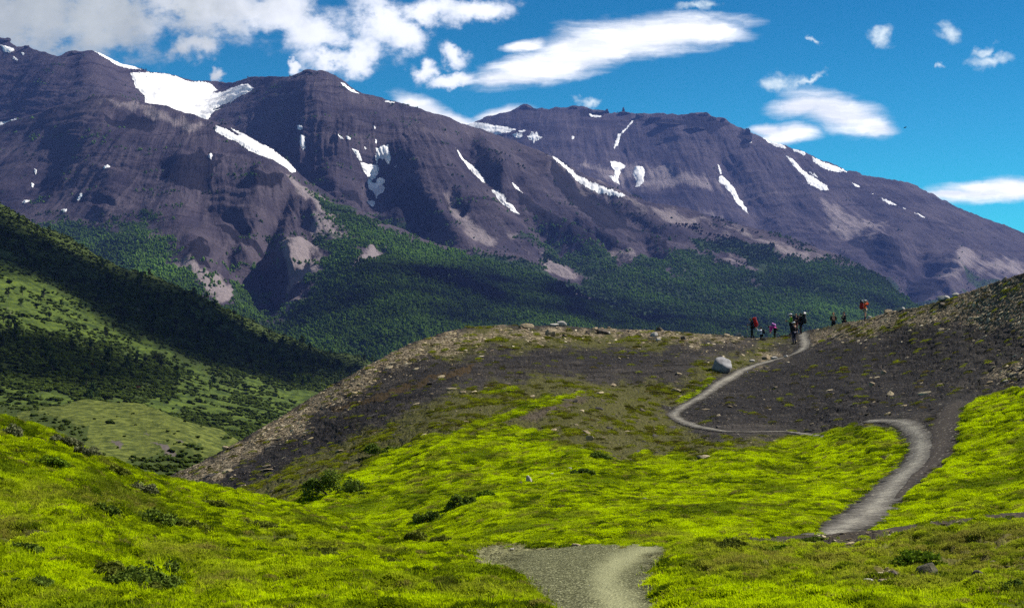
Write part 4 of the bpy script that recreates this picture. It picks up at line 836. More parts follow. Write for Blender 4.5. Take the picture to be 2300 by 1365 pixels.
def make_tree(seed, mat):
    r = np.random.default_rng(seed); parts = [tube([(0, 0, -.3), (.02, 0, .25), (r.normal() * .05, .03, .6), (0, .02, .95)], [.05, .04, .028, .012])]
    tips = []
    for k in range(7):
        a = r.uniform(0, 6.28); z0 = r.uniform(.25, .75); L = r.uniform(.16, .32) * (1.25 - z0 * .7); tip = np.array([np.cos(a) * L, np.sin(a) * L, z0 + r.uniform(.05, .2)])
        parts.append(tube([(0, 0, z0), tip * (.5, .5, 1) - (0, 0, .02), tip], [.018, .012, .006], 4)); tips.append(tip)
    tr = mesh_np('trunk', *join(parts), M_BARK, link=False)
    Vs, Fs, n = [], [], 0
    # leaf clumps: small tilted leaf-spray faces round each limb tip and up the leader
    cs = tips + [np.array([r.normal() * .06, r.normal() * .06, z]) for z in (.55, .7, .82, .93)]
    for c in cs:
        rad = r.uniform(.12, .2) * (1.25 - c[2] * .5)
        for q in range(46):
            u = r.normal(size=3); u /= np.linalg.norm(u); pnt = c + u * rad * r.uniform(.35, 1.05) * (1, 1, .85)
            s = r.uniform(.03, .065); a = r.normal(size=3); a /= np.linalg.norm(a); b = np.cross(u, a); b /= np.linalg.norm(b) + 1e-9
            Vs.append([pnt - a * s, pnt + b * s * .8, pnt + a * s, pnt - b * s * .8]); Fs.append([n, n + 1, n + 2, n + 3]); n += 4
    cr = mesh_np('crown', np.array(Vs).reshape(-1, 3), np.array(Fs), mat, False, link=False)
    return tr, cr
TREES = [make_tree(50 + k, TREE_M[k % 3]) for k in range(6)]
def place_tree(P, h, k, rot, wid, label, group, name='beech_tree'):
    root = bpy.data.objects.new(name, None); COL.objects.link(root); root.location = P; root.rotation_euler = (0, 0, rot); root.scale = (h * wid, h * wid, h)
    for o in TREES[k]:
        c = o.copy(); COL.objects.link(c); c.parent = root
    tag(root, label, 'tree', group)
HT = []
named = [(31, 742, 25, 'dark bushy tree standing alone beside the red scrub at the left edge'), (52, 773, 17, 'dark tree just below the lone bushy one by the red scrub'), (112, 706, 17, 'small dark tree on the sunlit meadow strip'), (99, 664, 21, 'upright dark tree at the top of the sunlit meadow strip'), (50, 658, 20, 'dark tree left of the upright one at the top of the meadow strip'), (18, 658, 20, 'tree at the left border above the meadow strip'),
         (138, 682, 14, 'slim tree on the bare slope right of the meadow strip'), (192, 688, 14, 'slim dark tree alone on the olive slope'), (398, 842, 20, 'dark tree standing alone above the lower green meadow'), (575, 848, 18, 'dark tree near the foot of the hill by the scree crest'), (86, 670, 15, 'small tree between two larger ones above the meadow strip'), (8, 722, 20, 'round dark tree cut by the left edge')]
for k, (px, py, h, lab) in enumerate(named):
    P = hill.at(px, py + 2); d = to_px(P)[2]; place_tree(P, h * 1.1 * d / F, k % 6, k * 1.3, .95, lab, None)
r_ = np.random.default_rng(5); cnt = 0; stuffP, stuffH = [], []
while cnt < 260:
    px = r_.uniform(-60, 860); S = np.interp(px, hill.px, hill.S); py = r_.uniform(S + 1, min(S + 330, 900))
    j = int((px - hill.x0) / (hill.x1 - hill.x0) * (hill.nx - 1)); i = int((py - S) / (np.interp(px, hill.px, hill.B) - S) * (hill.nr - 1))
    if scrub_h[i, j] < r_.uniform(.2, .8): continue
    if py - S > 130 and r_.uniform() < .55: continue
    P = hill.at(px, py); d = to_px(P)[2]; h = r_.uniform(3.4, 6.6) * (.9 if py - S > 120 else 1.15)
    place_tree(P - np.array((0, 0, .2)), h, cnt % 6, r_.uniform(0, 6.28), r_.uniform(.75, 1.15), 'small dark green tree among the scrub of the shaded hillside', 'trees on the left hillside'); cnt += 1
# the closed wood and the low scrub between those trees
def scatter_on(sh, n, seed, prob, xr, yr):
    r = np.random.default_rng(seed); px = r.uniform(*xr, n); S = np.interp(px, sh.px, sh.S); B = np.interp(px, sh.px, sh.B)
    py = S + (np.minimum(yr, B) - S) * r.uniform(0, 1, n)
    j = np.clip(((px - sh.x0) / (sh.x1 - sh.x0) * (sh.nx - 1)).astype(int), 0, sh.nx - 1); i = np.clip(((py - S) / (B - S) * (sh.nr - 1)).astype(int), 0, sh.nr - 1)
    ok = (prob(i, j, px, py, r) > r.uniform(0, 1, n)) & (py < B)
    return px[ok], py[ok], i[ok], j[ok], r
SP, SS, ST, SR = [], [], [], []
for (sh, n, sd, smin, smax, scr, red) in ((hill, 60000, 11, .28, .95, scrub_h, red_h), (knoll, 2600, 12, .12, .42, scrub_k, None)):
    px, py, i, j, r = scatter_on(sh, n, sd, lambda i, j, px, py, r: np.clip((scr[i, j] + .9 * fbm(sh.P[i, j] / (18 if sh is hill else 6), 3) - .2) * 1.3, 0, 1), (-80, 900 if sh is hill else 620), 1000 if sh is hill else 1080)
    P = sh.P[i, j]; k = len(P); s = r.uniform(smin, smax, k) * np.where(r.uniform(0, 1, k) > .9, 1.6, 1)
    rd = (red[i, j] + .5 * fbm(P / 14, 3) > .5)[:, None] if red is not None else np.zeros((k, 1), bool)
    v = r.uniform(.5, 1.5, (k, 1)); col = np.where(rd, np.array([[.06, .026, .014]]), np.array([[.046, .07, .015]])) * v
    SP.append(P); SS.append(np.stack([s * 1.4, s * 1.4, s * .65], 1) * (1.0 if sh is hill else .8)); ST.append(col); SR.append(np.stack([r.uniform(-.2, .2, k), r.uniform(-.2, .2, k), r.uniform(0, 6.28, k)], 1))
SP, SS, ST, SR = (np.concatenate(v) for v in (SP, SS, ST, SR))
scatter('shrubbery', SP, SR, SS, ST, np.arange(len(SP)) % 5, CROWNS, 'low dark and reddish scrub over the valley sides')
print('scrub', len(SP))

# ================================================================== unseen clouds above the frame, added and outlined to shade the valley side
def shade_cloud(sheet, poly, z, label):
    A = SUN_AZ; L = np.array([math.sin(R(A)) * math.cos(R(SUN_EL)), math.cos(R(A)) * math.cos(R(SUN_EL)), math.sin(R(SUN_EL))])
    P = sheet.at(*np.array(poly, float).T); t = (z - P[:, 2]) / L[2]; Q = P + L * t[:, None]
    c = Q[:, :2].mean(0); q = Q[:, :2]
    lo, hi = q.min(0) - 60, q.max(0) + 60; step = 14.0 if max(hi - lo) < 1800 else 24.0
    nx, ny = int((hi[0] - lo[0]) / step) + 2, int((hi[1] - lo[1]) / step) + 2
    X, Y = np.meshgrid(np.linspace(lo[0], hi[0], nx), np.linspace(lo[1], hi[1], ny))
    n4 = np.stack([X / 220, Y / 150, X * 0 + z / 100], -1); W = 40
    d = sdist(X + W * fbm(n4, 5), Y + W * fbm(n4 + 9, 5), q) + 30 * fbm(n4 * 3, 4)
    h = np.sqrt(np.clip(d, 0, None)) * 7; h = np.minimum(h, 90) * (1 + .5 * fbm(n4 * 2.2, 4))
    fc = grid_faces(ny, nx); keep = (d.ravel()[fc] > 0).all(1); fc = fc[keep]; used, inv = np.unique(fc, return_inverse=True); inv = inv.reshape(-1, 4)
    top = np.stack([X, Y, z + h], -1).reshape(-1, 3)[used]; bot = np.stack([X, Y, z - h * .25 - 1], -1).reshape(-1, 3)[used]
    o = mesh_np('cloud', np.concatenate([top, bot]), np.concatenate([inv, inv[:, ::-1] + len(top)]), M_CLOUD, attrs={'thick': np.tile(sstep(0, 55, d).reshape(-1)[used], 2)}); tag(o, label, 'cloud')
def cloud_mat():
    t = NT('cloud_white'); p = t.pos(); d = t.n('ShaderNodeBsdfDiffuse'); d.inputs[0].default_value = (.85, .86, .88, 1); tr = t.n('ShaderNodeBsdfTransparent')
    mx = t.n('ShaderNodeMixShader'); t.put(mx.inputs[0], t.math('MULTIPLY', t.math('ADD', t.attr('thick'), t.math('MULTIPLY', t.math('SUBTRACT', t.noise(p, 1 / 120, 5, .6), .5), .9), clamp=True), .9))
    t.t.links.new(tr.outputs[0], mx.inputs[1]); t.t.links.new(d.outputs[0], mx.inputs[2]); o = t.n('ShaderNodeOutputMaterial'); t.t.links.new(mx.outputs[0], o.inputs[0]); return t.m
M_CLOUD = cloud_mat()
shade_cloud(hill, [(-450, 330), (-100, 420), (0, 440), (250, 570), (500, 680), (700, 765), (900, 830), (860, 880), (700, 890), (560, 850), (420, 850), (330, 780), (230, 715), (120, 650), (0, 620), (-450, 580)], 1420, 'long unseen white cloud shaped to shade the dark wooded hillside')
shade_cloud(hill, [(-450, 745), (-100, 745), (60, 750), (200, 765), (330, 800), (430, 850), (420, 885), (300, 892), (150, 880), (0, 862), (-450, 850)], 1480, 'smaller unseen white cloud shaped to shade the red scrub')
# ================================================================== grass, moss and stones near the trail
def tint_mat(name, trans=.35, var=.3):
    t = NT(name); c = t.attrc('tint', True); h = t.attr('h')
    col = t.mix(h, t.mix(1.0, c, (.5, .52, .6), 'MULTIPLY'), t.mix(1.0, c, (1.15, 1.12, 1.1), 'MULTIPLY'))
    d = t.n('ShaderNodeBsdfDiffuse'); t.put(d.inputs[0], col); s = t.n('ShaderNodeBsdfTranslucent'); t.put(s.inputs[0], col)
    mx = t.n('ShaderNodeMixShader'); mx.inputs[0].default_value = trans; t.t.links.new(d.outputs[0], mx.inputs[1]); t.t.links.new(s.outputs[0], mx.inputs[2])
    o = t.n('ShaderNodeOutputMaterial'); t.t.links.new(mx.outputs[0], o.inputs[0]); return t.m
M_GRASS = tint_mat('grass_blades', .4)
def tuft_src(seed, blades, height, spread, width, lean):
    r = np.random.default_rng(seed); Vs, Fs, H, n = [], [], [], 0
    for _ in range(blades):
        a = r.uniform(0, 6.28); rad = spread * math.sqrt(r.uniform()); p = np.array([math.cos(a) * rad, math.sin(a) * rad, -.01])
        L = height * r.uniform(.5, 1.15); la = a + r.normal() * .9; ln = lean * r.uniform(.2, 1.3); d = np.array([math.cos(la), math.sin(la), 0])
        side = np.array([-math.sin(la + r.normal() * .7), math.cos(la + r.normal() * .7), 0]); w = width * r.uniform(.6, 1.3)
        m = p + d * L * ln * .35 + (0, 0, L * .6); e = p + d * L * ln + (0, 0, L * (1 - .35 * ln))
        Vs += [p - side * w, p + side * w, m - side * w * .8, m + side * w * .8, e]; H += [0, 0, .6, .6, 1.0]
        Fs += [[n, n + 1, n + 3], [n, n + 3, n + 2], [n + 2, n + 3, n + 4]]; n += 5
    return mesh_np('grass_tuft', np.array(Vs), np.array(Fs), M_GRASS, False, attrs={'h': np.array(H)}, link=False)
def cushion_src(seed, leaves):
    """a low mossy cushion: short leaves standing over a dome"""
    r = np.random.default_rng(seed); Vs, Fs, H, n = [], [], [], 0
    for _ in range(leaves):
        a = r.uniform(0, 6.28); rr = math.sqrt(r.uniform()); z = .42 * math.sqrt(max(0, 1 - rr * rr)); p = np.array([math.cos(a) * rr, math.sin(a) * rr, z - .12])
        d = np.array([p[0] * .6 + r.normal() * .35, p[1] * .6 + r.normal() * .35, .55 + r.uniform(0, .3)]); d /= np.linalg.norm(d); s = np.cross(d, r.normal(size=3)); s /= np.linalg.norm(s) + 1e-9
        L = r.uniform(.14, .3); w = r.uniform(.05, .1)
        Vs += [p - s * w, p + s * w, p + d * L]; H += [.1 + z, .1 + z, .5 + z * 1.1]; Fs += [[n, n + 1, n + 2]]; n += 3
    return mesh_np('moss_cushion', np.array(Vs), np.array(Fs), M_GRASS, False, attrs={'h': np.clip(H, 0, 1)}, link=False)
TUFTS = [tuft_src(1, 26, .045, .09, .0024, 1.2), tuft_src(2, 22, .035, .11, .0028, 1.4), tuft_src(3, 30, .03, .10, .003, 1.3), tuft_src(4, 14, .085, .06, .0018, .7), cushion_src(5, 130), cushion_src(6, 110)]

def slope_rot(N, r, k, upright=.5):
    """tilt part of the way to the slope, free heading"""
    nx, ny = N[:, 0] * (1 - upright), N[:, 1] * (1 - upright); nz = np.maximum(N[:, 2], .3); th = r.uniform(0, 6.28, k); c, s_ = np.cos(th), np.sin(th); lx, ly = nx * c + ny * s_, -nx * s_ + ny * c
    return np.stack([-np.arctan2(ly, nz), np.arctan2(lx, nz), th], 1)
def sample(sh, n, seed, prob, ymax=None, xr=(-60, 2360)):
    r = np.random.default_rng(seed); px = r.uniform(*xr, n); S = np.interp(px, sh.px, sh.S); B = np.minimum(np.interp(px, sh.px, sh.B), ymax or 1440)
    py = S + (B - S) * r.uniform(0, 1, n); ok = B > S
    fj = (px - sh.x0) / (sh.x1 - sh.x0) * (sh.nx - 1); Bf = np.interp(px, sh.px, sh.B); fi = (py - S) / (Bf - S) * (sh.nr - 1)
    j = np.clip(fj.astype(int), 0, sh.nx - 2); i = np.clip(fi.astype(int), 0, sh.nr - 2)
    area = (B - S).clip(0) / 400.0
    ok &= (prob(i, j, px, py) * np.minimum(1, area * 1.0 + .0) > r.uniform(0, 1, n))
    px, py, i, j = px[ok], py[ok], i[ok], j[ok]
    return sh.at(px, py), sh.normal(px, py, 8), px, py, i, j, r
def trail_clear(px, py, wide=0):
    """1 away from the trails, 0 on them"""
    m = np.ones(px.shape)
    for L, w in TRAILS:
        L = np.array(L, float); d, t = ldist(px, py, L); hw = np.interp(t, np.linspace(0, 1, len(L)), L[:, 2]) + wide
        m = np.minimum(m, sstep(hw * .55, hw * 1.15, d))
    return m
def grass_tint(P, r, k, ochre=None, seed=0.0, fs=1.0):
    a = fbm(np.stack([P[:, 0] / fs, P[:, 1] / fs / 1.4, P[:, 2] / fs * 3.6 + seed], -1), 4)[:, None]; b = fbm(np.stack([P[:, 0] / fs * 3.5, P[:, 1] / fs * 2.4, P[:, 2] / fs * 12 + seed], -1), 3)[:, None]
    v = np.clip(.58 + 1.0 * a + 1.2 * b + r.normal(size=(k, 1)) * .26, 0, 1)  # mixed plant tints; dark and bright also imitate shaded hollows and sunlit tops
    c = np.array([[.07, .115, .005]]) * (1 - v) + np.array([[.55, .70, .003]]) * v
    w = np.clip(fbm(np.stack([P[:, 0] / 1.1, P[:, 1] / 1.6, P[:, 2] + 40], -1), 3)[:, None] * 1.6 - .25, 0, .8)
    if ochre is not None: w = np.maximum(w * .8, np.clip(ochre[:, None] * (.55 + 1.2 * b), 0, .9))
    pa = fbm(np.stack([P[:, 0] / fs / 1.9, P[:, 1] / fs / 2.6, P[:, 2] / fs * 1.4 + 91 + seed], -1), 4)[:, None]
    ol = .8 * sstep(.08, .42, pa + .35 * b); c = c * (1 - ol) + ol * (np.array([[.10, .15, .008]]) * (.7 + .9 * v))
    w = np.where(r.uniform(0, 1, (k, 1)) > .96, .9, w)
    return c * (1 - w) + np.array([[.27, .245, .05]]) * w

# near turf
fine_e = fbm(np.stack([turf.P[..., 0] / .13, turf.P[..., 1] / .2, turf.P[..., 2] / .12], -1), 4)
bald_e = fbm(np.stack([turf.P[..., 0] / 1.1, turf.P[..., 1] / 1.5, turf.P[..., 2] / .4 + 77], -1), 4)
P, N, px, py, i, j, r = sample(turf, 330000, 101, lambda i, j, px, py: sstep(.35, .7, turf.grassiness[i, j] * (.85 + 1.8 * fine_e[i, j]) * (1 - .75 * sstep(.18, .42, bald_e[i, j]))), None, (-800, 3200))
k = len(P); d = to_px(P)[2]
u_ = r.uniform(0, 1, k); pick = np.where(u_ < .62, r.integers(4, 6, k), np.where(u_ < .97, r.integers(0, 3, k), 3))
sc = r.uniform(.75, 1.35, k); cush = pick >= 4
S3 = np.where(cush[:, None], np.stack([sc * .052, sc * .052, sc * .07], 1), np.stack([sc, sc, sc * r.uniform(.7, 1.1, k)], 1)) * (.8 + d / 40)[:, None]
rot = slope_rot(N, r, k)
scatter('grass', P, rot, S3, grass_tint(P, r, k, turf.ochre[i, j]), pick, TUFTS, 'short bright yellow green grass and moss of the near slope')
print('turf grass', k)
# lower green of the scree hill and the moss streaks above it
def pg(i, j, px, py): return np.maximum(.035 * (nfi[i, j] > .12), sstep(.3, .65, scree.grassiness[i, j] * (.85 + 1.5 * nfi[i, j]))) * trail_clear(px, py)
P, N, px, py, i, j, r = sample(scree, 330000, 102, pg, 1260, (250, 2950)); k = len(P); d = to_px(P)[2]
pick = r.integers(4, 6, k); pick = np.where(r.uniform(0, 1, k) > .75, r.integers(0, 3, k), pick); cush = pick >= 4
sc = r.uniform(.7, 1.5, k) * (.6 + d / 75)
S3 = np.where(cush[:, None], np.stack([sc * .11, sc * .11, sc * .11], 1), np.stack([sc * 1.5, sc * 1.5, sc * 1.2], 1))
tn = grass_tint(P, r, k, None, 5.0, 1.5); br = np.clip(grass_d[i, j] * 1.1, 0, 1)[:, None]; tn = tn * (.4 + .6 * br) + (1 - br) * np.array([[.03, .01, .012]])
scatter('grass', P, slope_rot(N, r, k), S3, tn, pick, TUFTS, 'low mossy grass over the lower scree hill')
print('hill grass', k)

# loose stones: shattered flat shale nobody could count
M_STONE = None
def stone_mat():
    t = NT('shale'); c = t.attrc('tint', True); p = t.n('ShaderNodeTexCoord').outputs['Object']; n = t.noise(p, 2.5, 5, .7)
    return t.finish(t.mix(n, t.mix(1.0, c, (.6, .6, .6), 'MULTIPLY'), t.mix(1.0, c, (1.4, 1.4, 1.4), 'MULTIPLY')), .9, t.bump(n, .1, .6), .15)
M_STONE = stone_mat()
def stone_src(seed):
    V, Fc = rock_mesh(seed, 10, 2, .1); return mesh_np('shale_stone', V * (1, .75, .2), Fc, M_STONE, False, link=False)
STONES = [stone_src(300 + k) for k in range(6)]
def stones(name, sh, n, seed, prob, lo, hi, cols, label, ymax=1440, lift=.3, xr=(-60, 2360), pw=3.0):
    P, N, px, py, i, j, r = sample(sh, n, seed, prob, ymax, xr); k = len(P)
    s = lo + (hi - lo) * r.uniform(0, 1, k) ** pw; cols = np.array(cols); c = cols[r.integers(0, len(cols), k)] * r.uniform(.7, 1.3, (k, 1))
    S3 = np.stack([s * r.uniform(.8, 1.3, k), s * r.uniform(.7, 1.2, k), s * r.uniform(.7, 1.4, k)], 1)
    rot = slope_rot(N, r, k, 0) + np.stack([r.normal(size=k) * .14, r.normal(size=k) * .14, np.zeros(k)], 1)
    scatter(name, P + N * (S3[:, 2:] * .38 * lift), rot, S3, c, r.integers(0, len(STONES), k), STONES, label); print(name, k)
TANS = [(.42, .35, .21), (.34, .27, .15), (.5, .43, .3), (.24, .18, .1), (.15, .11, .07)]
stones('rubble', scree, 60000, 103, lambda i, j, px, py: np.clip(tan_d[i, j] * (.85 + 1.2 * ntx[i, j]), 0, 1) * trail_clear(px, py), .03, .17, TANS, 'tan shattered stones along the crest of the scree hill', 1000, .5, (300, 2900))
stones('rubble', scree, 60000, 104, lambda i, j, px, py: np.clip((1 - grass_d[i, j]) * (.2 + .9 * nfi[i, j]), 0, 1) * trail_clear(px, py), .02, .10, [(.035, .032, .035), (.06, .054, .052), (.022, .021, .023), (.09, .075, .06), (.2, .16, .1)], 'dark and brown loose stones over the scree hill', 1230, .4, (300, 2900), 4.0)
stones('rubble', scree, 3500, 107, lambda i, j, px, py: np.clip((1 - grass_d[i, j]) * (.3 + .8 * ntx[i, j]), 0, 1) * trail_clear(px, py), .08, .32, [(.09, .075, .055), (.2, .16, .1), (.05, .045, .042), (.3, .25, .16)], 'scattered bigger stones over the scree hill', 1230, .3, (300, 2900), 3.0)
stones('rubble', scree, 40000, 108, lambda i, j, px, py: np.clip(1 - trail_clear(px, py, 6), 0, 1) * np.where(trail_clear(px, py, -6) > .3, .8, .12), .012, .09, [(.12, .11, .095), (.06, .055, .05), (.22, .2, .16), (.04, .036, .034)], 'loose stones along the edges of the trails', 1230, .35, (1450, 2360), 3.0)
stones('pebbles', turf, 60000, 105, lambda i, j, px, py: turf.gravel[i, j] * .8, .004, .02, [(.2, .2, .09), (.32, .315, .17), (.09, .09, .04), (.44, .435, .26)], 'loose grey pebbles on the gravel trail', 1440, .9, (1020, 1620), 3.0)
stones('rubble', turf, 30000, 106, lambda i, j, px, py: np.clip(stony_e[i, j] * .10 + bare_e[i, j] * .25, 0, 1), .008, .055, TANS + [(.05, .042, .03), (.07, .06, .045)], 'flat tan and brown stones in the turf beside the trail', 1440, .2, (1450, 2360), 4.0)

# ================================================================== single rocks one can point at
ROCK_M = {'pale': rock_mat('pale_rock', (.30, .28, .26), (.42, .40, .37), 2.0), 'tan': rock_mat('tan_rock', (.2, .155, .1), (.36, .29, .19), 3.0), 'brown': rock_mat('brown_rock', (.06, .048, .038), (.12, .1, .08), 3.0),
          'grey': rock_mat('grey_boulder', (.11, .11, .12), (.33, .33, .345), 1.6), 'olive': rock_mat('olive_rock', (.05, .048, .03), (.11, .1, .065), 4.0, (.07, .08, .015))}
def rock(sheet, px, py, w, h, mat, seed, label, deep=.75, flat=None, rot=0.0, cuts=8, tilt=0.0, shear=0.0, smooth=False):
    """px,py is where the rock meets the ground; w,h its size as seen, in photo pixels"""
    c = sheet.at(px, py); m = to_px(c)[2] / F
    V, Fc = rock_mesh(seed, cuts, 3, .16 if smooth else .1); V = V + np.stack([V[:, 2] * shear, V[:, 0] * 0, V[:, 0] * 0], 1)
    V = V * np.array([w * .5 * m, w * .5 * m * deep, h * .62 * m]); V = np.stack([V[:, 0] * math.cos(tilt) - V[:, 2] * math.sin(tilt), V[:, 1], V[:, 0] * math.sin(tilt) + V[:, 2] * math.cos(tilt)], 1)
    o = mesh_np('rock' if w * m < .7 else 'boulder', V, Fc, ROCK_M[mat], smooth); o.location = c + np.array((0, w * .35 * m * deep, h * .36 * m)); o.rotation_euler = (0, 0, rot)
    tag(o, label, 'rock'); return o
rock(scree, 1622, 838, 48, 37, 'grey', 477, 'largest pale grey boulder beside the bend of the trail', .9, None, .1, 7, .12, .4, True)
rock(scree, 1183, 738, 34, 12, 'tan', 402, 'broad flat slab on the left part of the skyline crest', .8)
rock(scree, 1236, 756, 24, 16, 'tan', 403, 'rounded tan rock just below the crest with a lit top', .8)
rock(scree, 1267, 759, 11, 9, 'brown', 404, 'small brown rock right of the rounded tan one')
rock(scree, 1262, 731, 22, 12, 'pale', 405, 'pale pointed rock standing up on the skyline', .7)
rock(scree, 1245, 732, 22, 7, 'pale', 406, 'low pale rock at the foot of the pointed skyline rock')
rock(scree, 1354, 748, 30, 15, 'brown', 407, 'dark brown wedge rock with a long shadow on the crest', .8)
rock(scree, 1366, 749, 10, 8, 'pale', 408, 'small whitish rock against the dark brown wedge rock')
rock(scree, 1320, 750, 11, 10, 'brown', 409, 'small brown rock left of the wedge rock')
rock(scree, 1336, 738, 16, 6, 'tan', 410, 'flat tan rock on the skyline above the wedge rock')
rock(scree, 1368, 738, 8, 6, 'tan', 421, 'small round rock on the skyline right of the wedge rock')
rock(scree, 1481, 743, 15, 9, 'brown', 412, 'dark rounded rock on the skyline of the middle crest')
rock(scree, 1470, 757, 18, 11, 'pale', 413, 'pale angular rock below the dark rounded skyline rock', .8)
rock(scree, 1535, 764, 14, 8, 'brown', 414, 'brown rock in the dip of the crest left of the hikers')
rock(scree, 1479, 768, 11, 6, 'pale', 415, 'small pale stone under the pale angular rock')
rock(scree, 1660, 755, 14, 8, 'pale', 416, 'pale stone on the crest just left of the red pack hiker')
rock(scree, 1632, 757, 16, 8, 'tan', 417, 'tan stone second left of the red pack hiker')
rock(scree, 1740, 805, 16, 8, 'pale', 418, 'pale stone beside the trail below the hikers')
rock(scree, 1722, 803, 20, 11, 'tan', 419, 'tan stone heap member beside the trail below the hikers')
rock(scree, 1690, 811, 14, 6, 'pale', 420, 'flat pale stone on the slope above the largest boulder')
rock(scree, 1766, 800, 10, 6, 'pale', 422, 'little pale stone touching the upper trail')
rock(scree, 2122, 674, 28, 10, 'pale', 423, 'long pale stone on the right skyline')
rock(scree, 2148, 668, 18, 9, 'pale', 424, 'shorter pale stone on the right skyline uphill of the long one')
rock(scree, 2118, 690, 22, 12, 'brown', 425, 'tilted brown slab below the pale skyline stones', .6, None, .3, 8, .5)
rock(scree, 1953, 716, 12, 7, 'pale', 426, 'pale stone at the feet of the orange jacket hiker')
rock(scree, 1996, 703, 20, 8, 'tan', 427, 'tan stone on the skyline right of the orange jacket hiker')
rock(scree, 2026, 697, 16, 7, 'pale', 428, 'pale stone further up the skyline from the orange jacket hiker')
rock(scree, 505, 1013, 16, 11, 'tan', 429, 'lone rock low on the left edge of the scree hill')
rock(scree, 1188, 1079, 14, 18, 'pale', 430, 'upright pale slab in the green slope', .5, None, .3, 9, .35)
rock(scree, 1170, 1083, 12, 8, 'brown', 431, 'small brown stone at the foot of the upright slab')
rock(scree, 1449, 1126, 14, 8, 'pale', 432, 'single pale stone on the bright green slope')
rock(scree, 1432, 1174, 9, 5, 'pale', 433, 'tiny pale stone low on the bright green slope')
rock(scree, 1325, 988, 18, 12, 'tan', 434, 'tan rock with a shadow on the mossy middle slope', .8)
rock(scree, 1278, 1046, 13, 6, 'pale', 435, 'pale chip left of the dark hummocks on the slope')
rock(scree, 1242, 1058, 14, 6, 'pale', 436, 'pale flat chip above the upright slab')
rock(scree, 1960, 868, 14, 9, 'tan', 437, 'tan rock on the dark scree above the second trail bend')
rock(scree, 1985, 838, 13, 9, 'tan', 438, 'tan rock on the dark scree upslope of the other')
rock(turf, 1296, 1224, 26, 10, 'tan', 439, 'flat pale slab at the far edge of the gravel patch', .7, None, 0, 9, -.35)
for k, (px, py, w, h) in enumerate([(1322, 1225, 10, 5), (1340, 1226, 12, 5), (1358, 1225, 9, 4), (1372, 1227, 8, 4), (1150, 1228, 10, 5), (1235, 1226, 9, 4), (1430, 1226, 10, 4)]):
    rock(turf, px, py, w, h, ('tan', 'pale', 'brown')[k % 3], 600 + k, 'little stone in the row along the far edge of the gravel patch')['group'] = 'stones along the edge of the gravel'
rock(turf, 2088, 1284, 52, 34, 'olive', 440, 'squarish dark rock with grass behind it near the right corner', .8, None, .25, 9, .06)
rock(turf, 2012, 1304, 34, 22, 'brown', 441, 'dark rounded rock in front of the squarish one')
rock(turf, 2197, 1318, 32, 24, 'brown', 442, 'dark pointed rock right of the squarish one', .8)
rock(turf, 2050, 1316, 40, 16, 'olive', 443, 'low tilted olive slab between the dark rocks', .6, None, 0, 9, .3)
rock(turf, 1952, 1322, 22, 7, 'pale', 444, 'pale flat chip left of the low olive slab')
rock(turf, 1988, 1322, 28, 9, 'tan', 445, 'long tan chip touching the low olive slab')
rock(turf, 1915, 1332, 36, 10, 'tan', 446, 'long pale tan flake lowest of the flat chips')
rock(turf, 2236, 1260, 24, 9, 'tan', 447, 'flat tan flake high among the stones at the right edge')
rock(turf, 2152, 1308, 22, 10, 'tan', 448, 'tan flake between the two dark rocks at the right')
rock(turf, 2258, 1212, 16, 6, 'pale', 449, 'pale chip in the turf at the far right')
rock(turf, 1914, 1272, 10, 6, 'pale', 450, 'small pale chip alone in the turf right of the gravel')
rock(turf, 1790, 1228, 16, 6, 'tan', 451, 'tan flake at the lip of the dark soil bank')
rock(turf, 1882, 1340, 14, 9, 'pale', 452, 'small pale stone left of the lowest flake')

# ================================================================== shrubs one can point at
def shrub(sheet, px, py, w, h, col, label, seed, name='shrub', leaf=.028, n=900, twig=True, deep=.8, cat='shrub'):
    c = sheet.at(px, py); m = to_px(c)[2] / F; r = np.random.default_rng(seed); W, H = w * .5 * m, h * m
    h *= 1.0; w *= 1.2; W, H = w * .5 * m, h * m; n = int(n * 1.7)
    lobes = [(np.array([r.uniform(-.8, .8), r.uniform(-.7, .7), r.uniform(.05, .6)]), r.uniform(.18, .42)) for _ in range(15)]
    lobes = [(b * (1, 1, max(.15, 1 - .9 * abs(b[0]) ** 2)), q_) for b, q_ in lobes]
    Vs, Fs, T, q = [], [], [], 0
    for _ in range(n):
        b, rad = lobes[r.integers(0, len(lobes))]; u = r.normal(size=3); u /= np.linalg.norm(u); u[2] = abs(u[2]) * .9 - .1
        p = (b + u * rad * r.uniform(.45, 1.05)) * (W, W * deep, H); p[2] = max(p[2], .0)
        s = leaf * r.uniform(.6, 1.4); a = r.normal(size=3); a /= np.linalg.norm(a); e = np.cross(u + r.normal(size=3) * .4, a); e /= np.linalg.norm(e) + 1e-9
        Vs += [p - a * s, p + e * s * .5, p + a * s, p - e * s * .5]; Fs.append([q, q + 1, q + 2, q + 3]); q += 4
    root = bpy.data.objects.new(name, None); COL.objects.link(root); root.location = c + np.array((0, W * deep * .6, -.02)); tag(root, label, cat)
    mesh_np('foliage', np.array(Vs), np.array(Fs), SHRUB_M[col], False, parent=root)
    if twig:
        parts = []
        for b, rad in lobes[:7]:
            tip = b * (W, W * deep, H) * 1.35; parts.append(tube([(0, 0, -.03), tip * (.35, .35, .55), tip], [leaf * .35, leaf * .22, leaf * .1], 5))
        mesh_np('stem', *join(parts), M_BARK, parent=root)
tree_mat = (lambda f: lambda n, c: f(n, c, 22.0))(tree_mat)
SHRUB_M = {'dark': tree_mat('dark_shrub_leaves', (.085, .125, .018)), 'green': tree_mat('green_shrub_leaves', (.10, .16, .012)), 'sage': tree_mat('sage_shrub_leaves', (.13, .14, .07)), 'olive': tree_mat('olive_shrub_leaves', (.1, .12, .018)), 'dry': tree_mat('dry_twigs', (.12, .1, .05))}
